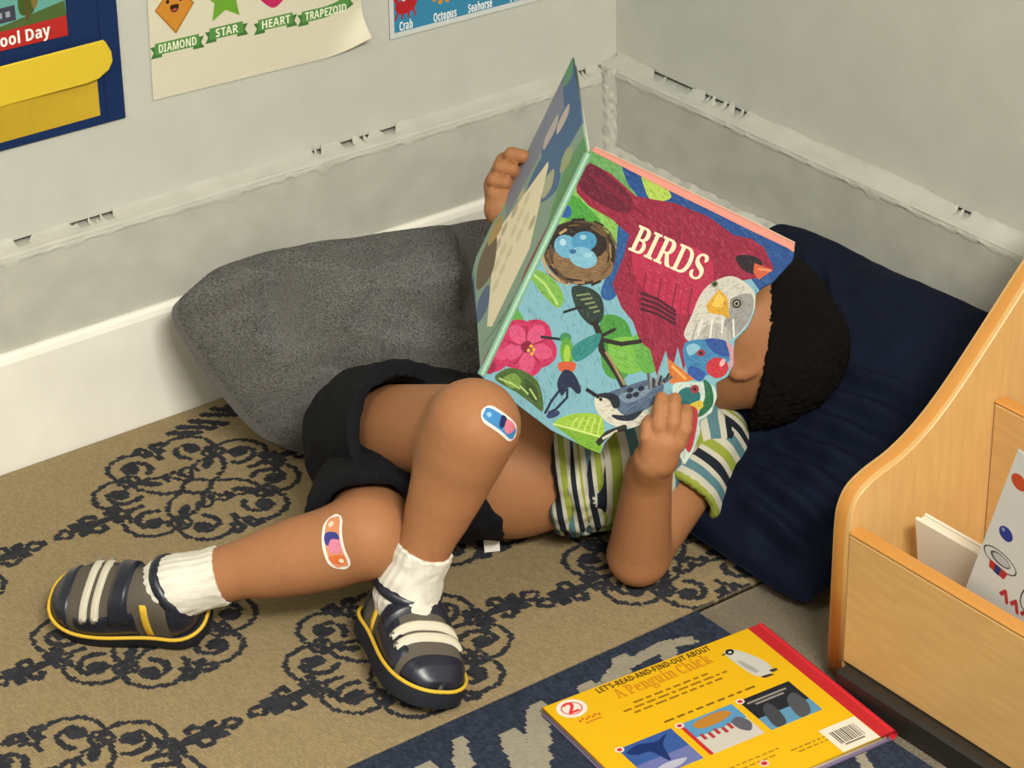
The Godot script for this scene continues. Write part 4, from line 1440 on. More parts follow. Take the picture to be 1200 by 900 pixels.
	hand.append([Vector3(-0.472, 0.178, 0.648), 0.0125, Vector3(-0.452, 0.192, 0.645), 0.010, 0.008])
	hand.append([Vector3(-0.452, 0.192, 0.645), 0.010, Vector3(-0.436, 0.206, 0.642), 0.0082, 0.004])
	var heel_of_hand := Vector3(-0.478, 0.176, 0.650)
	for b in hand:
		for e in [0, 2]:
			b[e] = heel_of_hand + (b[e] - heel_of_hand) * 0.84
			b[e + 1] *= 0.92
	field_mesh(a, hand, 0.0025)
	# far hand: holds the edge of the back cover
	var hand2 := [[wr_r, 0.0185, Vector3(-0.400, 0.318, 0.306), 0.0155, 0.006], [Vector3(-0.400, 0.318, 0.306), 0.0150, Vector3(-0.385, 0.336, 0.299), 0.0125, 0.004]]
	for fg in [
		[Vector3(-0.380, 0.338, 0.300), Vector3(-0.389, 0.352, 0.313), Vector3(-0.382, 0.351, 0.323), Vector3(-0.374, 0.344, 0.323), 0.0088],
		[Vector3(-0.391, 0.327, 0.298), Vector3(-0.402, 0.341, 0.312), Vector3(-0.395, 0.340, 0.322), Vector3(-0.387, 0.332, 0.322), 0.0090],
		[Vector3(-0.400, 0.316, 0.298), Vector3(-0.411, 0.329, 0.312), Vector3(-0.404, 0.328, 0.322), Vector3(-0.396, 0.320, 0.322), 0.0085],
		[Vector3(-0.404, 0.305, 0.301), Vector3(-0.414, 0.317, 0.314), Vector3(-0.407, 0.316, 0.324), Vector3(-0.400, 0.308, 0.325), 0.0076]]:
		var r: float = fg[4]
		hand2.append([fg[0], r * 0.95, fg[1], r * 0.86, 0.002])
		hand2.append([fg[1], r * 0.86, fg[2], r * 0.80, 0.0012])
		hand2.append([fg[2], r * 0.80, fg[3], r * 0.74, 0.0012])
	hand2.append([Vector3(-0.397, 0.308, 0.308), 0.012, Vector3(-0.375, 0.315, 0.298), 0.0095, 0.006])
	hand2.append([Vector3(-0.375, 0.315, 0.298), 0.0095, Vector3(-0.362, 0.330, 0.300), 0.008, 0.004])
	field_mesh(a, hand2, 0.0025)
	# ---- head, with a face turned to the open book
	var hu := Vector3(0.72, 0.55, 0.42).normalized()
	var hf := Vector3(-0.45, 0.75, -0.5)
	hf = (hf - hu * hf.dot(hu)).normalized()
	var hs := hu.cross(hf).normalized()
	var hp := func(x: float, y: float, z: float) -> Vector3: return head + hs * x + hu * y + hf * z
	var skull := [
		[hp.call(0, 0.018, -0.018), 0.067, hp.call(0, 0.020, 0.010), 0.064, 0.03],
		[hp.call(0.012, -0.005, 0.02), 0.053, hp.call(-0.012, -0.005, 0.02), 0.053, 0.03],
		[hp.call(0, -0.030, 0.022), 0.044, hp.call(0, -0.060, 0.042), 0.023, 0.03],
		[hp.call(0.026, -0.026, 0.032), 0.028, hp.call(0.014, -0.05, 0.042), 0.02, 0.02],
		[hp.call(-0.026, -0.026, 0.032), 0.028, hp.call(-0.014, -0.05, 0.042), 0.02, 0.02],
		[hp.call(0, -0.004, 0.070), 0.007, hp.call(0, -0.020, 0.078), 0.0085, 0.01],
		[hp.call(0.006, -0.022, 0.072), 0.006, hp.call(-0.006, -0.022, 0.072), 0.006, 0.006],
		[hp.call(0.014, -0.040, 0.066), 0.0055, hp.call(-0.014, -0.040, 0.066), 0.0055, 0.006],
		[hp.call(0.012, -0.047, 0.065), 0.006, hp.call(-0.012, -0.047, 0.065), 0.006, 0.003],
		[hp.call(0.030, 0.010, 0.062), 0.008, hp.call(0.012, 0.010, 0.068), 0.007, 0.012],
		[hp.call(-0.030, 0.010, 0.062), 0.008, hp.call(-0.012, 0.010, 0.068), 0.007, 0.012],
		[hp.call(0, -0.04, -0.012), 0.038, neck - axis * 0.005, 0.036, 0.03],
	]
	for s in [1.0, -1.0]:
		var e := []
		for k in 8:
			var q := lerpf(-2.2, 2.0, k / 7.0)
			e.append(hp.call(s * (0.0625 + 0.003 * cos(q)), -0.012 + 0.015 * sin(q), 0.0 - 0.010 * cos(q)))
		for k in 7:
			skull.append([e[k], 0.0040, e[k + 1], 0.0040, 0.006])
		skull.append([hp.call(s * 0.056, -0.012, 0.002), 0.010, hp.call(s * 0.058, -0.020, 0.006), 0.008, 0.008])
	field_mesh(a, skull, 0.0035)
	put(a, "body", skin, t)
	for s in [1.0, -1.0]:
		a = Acc.new()
		var c: Vector3 = hp.call(s * 0.022, -0.004, 0.0585)
		grid(a, 16, 10, func(u: float, v: float) -> Vector3:
			return c + (hs * cos(u * TAU) * sin(v * PI) + hf * sin(u * TAU) * sin(v * PI) + hu * cos(v * PI)) * 0.0098)
		var ey := put(a, "eye", mat("eye_white", Color8(226, 220, 212), 0.3), t)
		a = Acc.new()
		grid(a, 16, 4, func(u: float, v: float) -> Vector3:
			return c + hf * (0.0100 - v * v * 0.0016) + (hs * cos(u * TAU) + hu * sin(u * TAU)) * v * 0.0052)
		put(a, "iris", mat("iris", Color8(44, 28, 20), 0.25), ey)
	# hair: short, close to the skull
	a = Acc.new()
	field_mesh(a, [
		[hp.call(0, 0.020, -0.022), 0.0715, hp.call(0, 0.024, 0.008), 0.068, 0.03],
		[hp.call(0.0, -0.016, -0.030), 0.058, hp.call(0, 0.0, -0.024), 0.066, 0.03]], 0.004,
		[[hp.call(0, 0.045, 0.052), (hf * 0.9 - hu * 0.35).normalized()], [hp.call(0, -0.004, -0.018), (hf * 0.65 - hu * 0.76).normalized()]])
	var fz := FastNoiseLite.new(); fz.seed = 8; fz.frequency = 110.0
	wrinkle(a, 0, func(p: Vector3) -> float: return fz.get_noise_3dv(p) * 0.0035)
	put(a, "hair", rough_mat("hair", Color8(16, 13, 12), Color8(30, 25, 22), 0.9, 0.03, 0.1, 0.25, 0.14, 81), t)
	# ---- shorts
	var black := rough_mat("black_cotton", Color8(17, 18, 21), Color8(24, 25, 29), 0.9, 0.05, 0.08, 0.03, 0.12, 91)
	a = Acc.new()
	var td_r := (knee_r - hip_r).normalized()
	var td_l := (knee_l - hip_l).normalized()
	var hem_r := hip_r.lerp(knee_r, 0.36)
	var hem_l := hip_l.lerp(knee_l, 0.88)
	var hem_nr := (td_r + Vector3(0.30, -0.05, -0.1)).normalized()
	field_mesh(a, [
		[pelv + lat * 0.03, 0.074, pelv - lat * 0.03, 0.074, 0.03],
		[hip_r, 0.074, hem_r + td_r * 0.03, 0.072, 0.03],
		[pelv + lat * 0.03, 0.074, belly + lat * 0.03, 0.068, 0.03],
		[pelv - lat * 0.03, 0.074, belly - lat * 0.03, 0.068, 0.03]], 0.004,
		[[hem_r, hem_nr], [belly.lerp(pelv, 0.16), axis]],
		[[hem_r - td_r * 0.035, 0.054, hem_r + td_r * 0.08, 0.064]])
	field_mesh(a, [
		[hip_l, 0.072, hem_l + td_l * 0.03, 0.062, 0.03],
		[pelv, 0.070, hip_l, 0.07, 0.03]], 0.004,
		[[hem_l, (td_l + Vector3(0.0, -0.3, 0.0)).normalized()]],
		[[hem_l - td_l * 0.02, 0.045, hem_l + td_l * 0.07, 0.051]])
	var fw := FastNoiseLite.new(); fw.seed = 6; fw.frequency = 16.0; fw.fractal_octaves = 2
	wrinkle(a, 0, func(p: Vector3) -> float: return fw.get_noise_3d(p.x * 1.6, p.y, p.z * 1.6) * 0.0035)
	for i in a.v.size():
		a.v[i].y = maxf(a.v[i].y, 0.001)
	var sho := put(a, "shorts", black, t)
	a = Acc.new()
	slab(a, xy([-0.008, 0, 0.008, 0, 0.009, 0.03, -0.008, 0.03]), Vector3(-0.530, 0.002, 0.458), Vector3(0.88, 0.0, 0.47), Vector3(0.12, 0.96, -0.26), 0.0008, 0.0002)
	var tg := put(a, "tag", mat("tag_white", Color8(206, 202, 192), 0.7), sho)
	tg.set_meta("label", "white care tag")
	# ---- striped shirt
	var wh := Color8(214, 210, 192)
	var teal := Color8(96, 136, 146)
	var lime := Color8(158, 172, 70)
	var nav := Color8(38, 44, 54)
	var stripes := stripe_image([[2, lime], [4, wh], [5, teal], [3, wh], [5, nav], [3, wh], [5, lime], [4, wh], [5, teal], [3, wh], [4, nav], [3, wh]])
	var sm := tex_mat("stripes", stripes, 0.85)
	var hem_s := belly.lerp(chest, 0.36)
	a = Acc.new()
	var s_axis := func(p: Vector3) -> Vector2: return Vector2(((p - hem_s).dot(axis) + 0.004 * sin(p.dot(lat) * 60.0)) / 0.095, 0.5)
	field_mesh(a, [
		[belly + lat * 0.03, 0.072, chest + lat * 0.038, 0.074, 0.04],
		[belly - lat * 0.03, 0.072, chest - lat * 0.038, 0.074, 0.04],
		[chest, 0.070, neck - axis * 0.035, 0.054, 0.04],
		[sh_l, 0.044, sh_r, 0.044, 0.04]], 0.005,
		[[hem_s, (-axis + lat * 0.25).normalized()], [neck + Vector3(0.0, 0.012, 0.0), (neck - chest).normalized()]], [], s_axis)
	var fs := FastNoiseLite.new(); fs.seed = 16; fs.frequency = 14.0; fs.fractal_octaves = 2
	wrinkle(a, 0, func(p: Vector3) -> float:
		var s := (p - hem_s).dot(axis)
		var q := p.dot(lat) + p.y * 0.6
		return fs.get_noise_3dv(p) * 0.008 + 0.007 * sin(q * 190.0 + s * 60.0) * exp(-s * s / 0.0012))
	for i in a.v.size():
		a.v[i].y = maxf(a.v[i].y, 0.001)
	# the shirt is pushed up: its hem lies in loose rolls round the ribs
	for k in 3:
		var roll := []
		var last := Vector3.ZERO
		for q in 15:
			var ang := lerpf(-0.95, 2.2, q / 14.0)
			var wob := 0.004 * sin(q * 1.7 + k * 2.1)
			var c0 := hem_s + axis * (0.014 + k * 0.014 + wob - 0.012 * cos(ang)) + lat * (cos(ang) * (0.098 + 0.004 * (k % 2)) + 0.002) + Vector3.UP * (sin(ang) * 0.072 + 0.004)
			c0.y = maxf(c0.y, 0.012)
			if q > 0:
				roll.append([last, 0.0105 + 0.002 * sin(q * 2.3 + k), c0, 0.0105 + 0.002 * sin(q * 2.3 + 2.3 + k), 0.004])
			last = c0
		field_mesh(a, roll, 0.0035, [], [], func(p: Vector3) -> Vector2: return Vector2(((p - hem_s).dot(axis) + 0.016 * (p - hem_s).dot(lat) / 0.098 + p.y * 0.12) / 0.06 + k * 0.21, 0.5))
	for i in a.v.size():
		a.v[i].y = maxf(a.v[i].y, 0.001)
	var shirt := put(a, "shirt", sm, t)
	for arm in [[sh_l, el_l, 0.50, 0.046, 0.048], [sh_r, el_r, 0.6, 0.046, 0.044]]:
		a = Acc.new()
		var s0: Vector3 = arm[0]
		var e0: Vector3 = arm[1]
		var ad := (e0 - s0).normalized()
		var cut := s0.lerp(e0, arm[2])
		field_mesh(a, [[s0, arm[3], cut + ad * 0.02, arm[4], 0.02]], 0.004,
			[[cut, (ad + Vector3(0, -0.12, 0)).normalized()]],
			[[cut - ad * 0.02, arm[4] - 0.010, cut + ad * 0.05, arm[4] - 0.006]],
			func(p: Vector3) -> Vector2: return Vector2((cut - p).dot((ad + Vector3(0, -0.12, 0)).normalized()) / 0.098, 0.5))
		wrinkle(a, 0, func(p: Vector3) -> float: return fs.get_noise_3dv(p) * 0.004)
		for i in a.v.size():
			a.v[i].y = maxf(a.v[i].y, 0.001)
		put(a, "sleeve", sm, shirt)
	# ---- socks
	var sock := rough_mat("sock", Color8(222, 216, 202), Color8(236, 231, 219), 0.95, 0.04, 0.08, 0.12, 0.10, 95)
	for q in [[ank_r, knee_r, 0.0295, Vector3(-0.012, -0.025, 0.026)], [ank_l, knee_l, 0.0300, Vector3(-0.020, -0.025, -0.022)]]:
		a = Acc.new()
		var up: Vector3 = (q[1] - q[0]).normalized()
		var an: Vector3 = q[0]
		field_mesh(a, [[an - up * 0.012, 0.0265, an + up * 0.07, q[2], 0.02], [an, 0.026, an + q[3], 0.020, 0.02]], 0.003, [[an + up * 0.048, up]])
		wrinkle(a, 0, func(p: Vector3) -> float: return fw.get_noise_3d(p.x * 2.0, p.y * 5.0, p.z * 2.0) * 0.0012 + 0.0004 * sin((p - an).dot(up.cross(Vector3.UP).normalized()) * 900.0))
		put(a, "sock", sock, t)
	# ---- shoes
	make_shoe(t, Vector3(-0.706, 0.012, 0.508), Vector3(-0.034, 0.0, 0.140), -0.32, ank_r, (knee_r - ank_r).normalized())
	make_shoe(t, Vector3(-0.836, 0.017, 0.412), Vector3(-0.105, 0.0, -0.128), -0.5, ank_l, (knee_l - ank_l).normalized())
	# ---- adhesive bandages on both knees
	var p1 := Paint.new(480, 200, Color8(236, 232, 226), 1.0, 0.4)
	p1.rect(0.05, 0.06, 0.90, 0.28, Color8(70, 140, 200))
	p1.blob(xy([0.42, 0.34, 0.44, 0.16, 0.52, 0.10, 0.58, 0.2, 0.56, 0.34]), Color8(40, 48, 92))
	p1.blob(xy([0.58, 0.34, 0.60, 0.14, 0.72, 0.10, 0.84, 0.2, 0.86, 0.34]), Color8(222, 130, 150))
	p1.ellipse(0.16, 0.2, 0.05, 0.05, Color8(150, 200, 226))
	a = Acc.new()
	drape(a, leg_r_bones, knee_r + Vector3(0.03, 0.42, 0.906) * 0.041, Vector3(0.585, -0.411, 0.709), Vector3(0.03, 0.42, 0.906), 0.022, 0.0095, 0.0008)
	var b1 := put(a, "bandage", tex_mat("bandage_blue", p1.img, 0.45), t)
	b1.set_meta("label", "blue and pink adhesive bandage")
	var p2 := Paint.new(480, 180, Color8(240, 236, 228), 1.0, 0.36)
	p2.rect(0.05, 0.05, 0.90, 0.26, Color8(226, 150, 110))
	p2.blob(xy([0.30, 0.06, 0.50, 0.06, 0.54, 0.20, 0.44, 0.30, 0.32, 0.24]), Color8(66, 70, 140))
	p2.blob(xy([0.44, 0.14, 0.64, 0.10, 0.70, 0.24, 0.56, 0.31, 0.46, 0.28]), Color8(226, 140, 168))
	p2.blob(xy([0.72, 0.06, 0.86, 0.08, 0.90, 0.24, 0.76, 0.30]), Color8(224, 120, 70))
	p2.ellipse(0.16, 0.14, 0.05, 0.05, Color8(240, 220, 190))
	p2.ellipse(0.84, 0.22, 0.04, 0.04, Color8(240, 226, 200))
	a = Acc.new()
	drape(a, leg_l_bones, knee_l + Vector3(-0.941, 0.278, 0.177) * 0.040, Vector3(-0.104, -0.858, 0.497), Vector3(-0.941, 0.278, 0.177), 0.026, 0.0098, 0.0008)
	var b2 := put(a, "bandage", tex_mat("bandage_orange", p2.img, 0.45), t)
	b2.set_meta("label", "orange and pink adhesive bandage")
	rebase(t, Vector3(-0.5, 0.0, 0.45))

# ------------------------------------------------------------------ shoes
const SHOE_LEN := 0.152

func shoe_w(s: float) -> float:
	if s < 0.2:
		return 0.029 * sqrt(maxf(0.0, 1.0 - pow(1.0 - s / 0.2, 2.2)))
	if s < 0.68:
		return lerpf(0.029, 0.0365, smoothstep(0.25, 0.68, s))
	return 0.0365 * sqrt(maxf(0.0, 1.0 - pow((s - 0.68) / 0.32, 2.4)))

func shoe_h(s: float) -> float:
	var k := [0.030, 0.048, 0.053, 0.055, 0.053, 0.047, 0.040, 0.034, 0.029, 0.023, 0.008]
	var x := clampf(s, 0.0, 1.0) * 10.0
	var i := mini(int(x), 9)
	return lerpf(k[i], k[i + 1], x - i)

func make_shoe(parent: Node3D, heel: Vector3, dir: Vector3, roll: float, ank: Vector3, shin: Vector3) -> void:
	var z := dir.normalized()
	var yv := Vector3.UP.rotated(z, roll)
	var x := yv.cross(z).normalized()
	var at := func(s: float, q: float, off: float) -> Vector3:
		var w := shoe_w(s) + off
		var h := shoe_h(s) + off
		var cx := cos(q)
		var lx := signf(cx) * pow(absf(cx), 0.75) * w
		return heel + z * (s * SHOE_LEN + (off if s > 0.9 else 0.0)) + x * lx + yv * (0.016 + h * pow(maxf(sin(q), 0.0), 0.7))
	var sh := Node3D.new()
	sh.name = "shoe"
	parent.add_child(sh, true)
	var patch := func(s0: float, s1: float, q0: float, q1: float, off: float, acc: Acc, nu: int, nv: int) -> void:
		grid(acc, nu, nv, func(u: float, v: float) -> Vector3:
			var edge := 0.0 if (u < 0.01 or u > 0.99 or v < 0.01 or v > 0.99) else 1.0
			return at.call(lerpf(s0, s1, u), lerpf(q0, q1, v) * PI, off * edge - (0.0006 if edge < 0.5 else 0.0)), true)
	var navy := mat("shoe_navy", Color8(26, 30, 44), 0.35)
	var sole := mat("shoe_sole", Color8(36, 38, 44), 0.6)
	var grey := rough_mat("shoe_suede", Color8(80, 74, 66), Color8(100, 93, 84), 0.9, 0.04, 0.08, 0.04, 0.1, 97)
	var a := Acc.new()
	grid(a, 60, 30, func(u: float, v: float) -> Vector3: return at.call(u, v * PI, 0.0), true)
	put(a, "upper", grey, sh)
	# sole
	a = Acc.new()
	var ol := PackedVector2Array()
	var ring := []
	for k in 30:
		var s := 0.5 - 0.5 * cos(PI * (k + 0.5) / 30.0)
		ol.push_back(Vector2(shoe_w(s) + 0.004, s * (SHOE_LEN + 0.008) - 0.004))
	for k in 30:
		var s := 0.5 + 0.5 * cos(PI * (k + 0.5) / 30.0)
		ol.push_back(Vector2(-shoe_w(s) - 0.004, s * (SHOE_LEN + 0.008) - 0.004))
	slab(a, ol, heel, x, z, -0.019 if x.cross(z).dot(yv) < 0.0 else 0.019, 0.003)
	put(a, "sole", sole, sh)
	a = Acc.new()
	for q in ol:
		ring.append(heel + x * q.x * 0.97 + z * q.y + yv * 0.0195)
	tube(a, ring, 0.0019, 8, true)
	put(a, "piping", mat("shoe_yellow", Color8(206, 168, 56), 0.5), sh)
	a = Acc.new()
	patch.call(0.84, 1.0, 0.0, 1.0, 0.0016, a, 14, 24)
	put(a, "toe_cap", navy, sh)
	a = Acc.new()
	patch.call(0.0, 0.16, 0.0, 1.0, 0.0016, a, 10, 24)
	put(a, "heel_counter", navy, sh)
	for side in [[0.0, 0.30], [0.70, 1.0]]:
		a = Acc.new()
		patch.call(0.36, 0.80, side[0], side[1] if side[0] > 0.5 else 0.22, 0.0012, a, 20, 8)
		put(a, "side_panel", navy, sh)
		a = Acc.new()
		patch.call(0.27, 0.325, side[0], side[1], 0.0020, a, 5, 8)
		put(a, "side_stripe", mats["shoe_yellow"], sh)
	a = Acc.new()
	patch.call(0.40, 0.54, 0.10, 0.90, 0.0042, a, 8, 24)
	put(a, "ankle_strap", navy, sh)
	var white := mat("shoe_strap", Color8(196, 190, 172), 0.7)
	for s in [0.60, 0.685]:
		a = Acc.new()
		patch.call(s, s + 0.062, 0.16, 0.84, 0.0032, a, 6, 24)
		var stp := put(a, "strap", white, sh)
		for q in [0.19, 0.81]:
			var c: Vector3 = at.call(s + 0.031, q * PI, 0.0036)
			var nn: Vector3 = (c - (heel + z * ((s + 0.03) * SHOE_LEN) + yv * 0.02)).normalized()
			var e1 := nn.cross(z).normalized()
			a = Acc.new()
			grid(a, 12, 4, func(u: float, v: float) -> Vector3:
				return c + (e1 * cos(u * TAU) + z * sin(u * TAU)) * (0.0032 * v) + nn * (0.0014 * (1.0 - v * v)))
			put(a, "rivet", mat("rivet", Color8(190, 190, 190), 0.25, 1.0), stp)
	# padded collar round the sock
	a = Acc.new()
	var col := []
	var cn := (shin * 0.7 + yv * 0.3).normalized()
	var ca := cn.cross(x).normalized()
	var cb := cn.cross(ca)
	for k in 24:
		var q := TAU * k / 24.0
		col.append(ank + cn * 0.001 + ca * (0.0285 * cos(q)) + cb * (0.0275 * sin(q)))
	tube(a, col, 0.0068, 8, true)
	put(a, "collar", navy, sh)

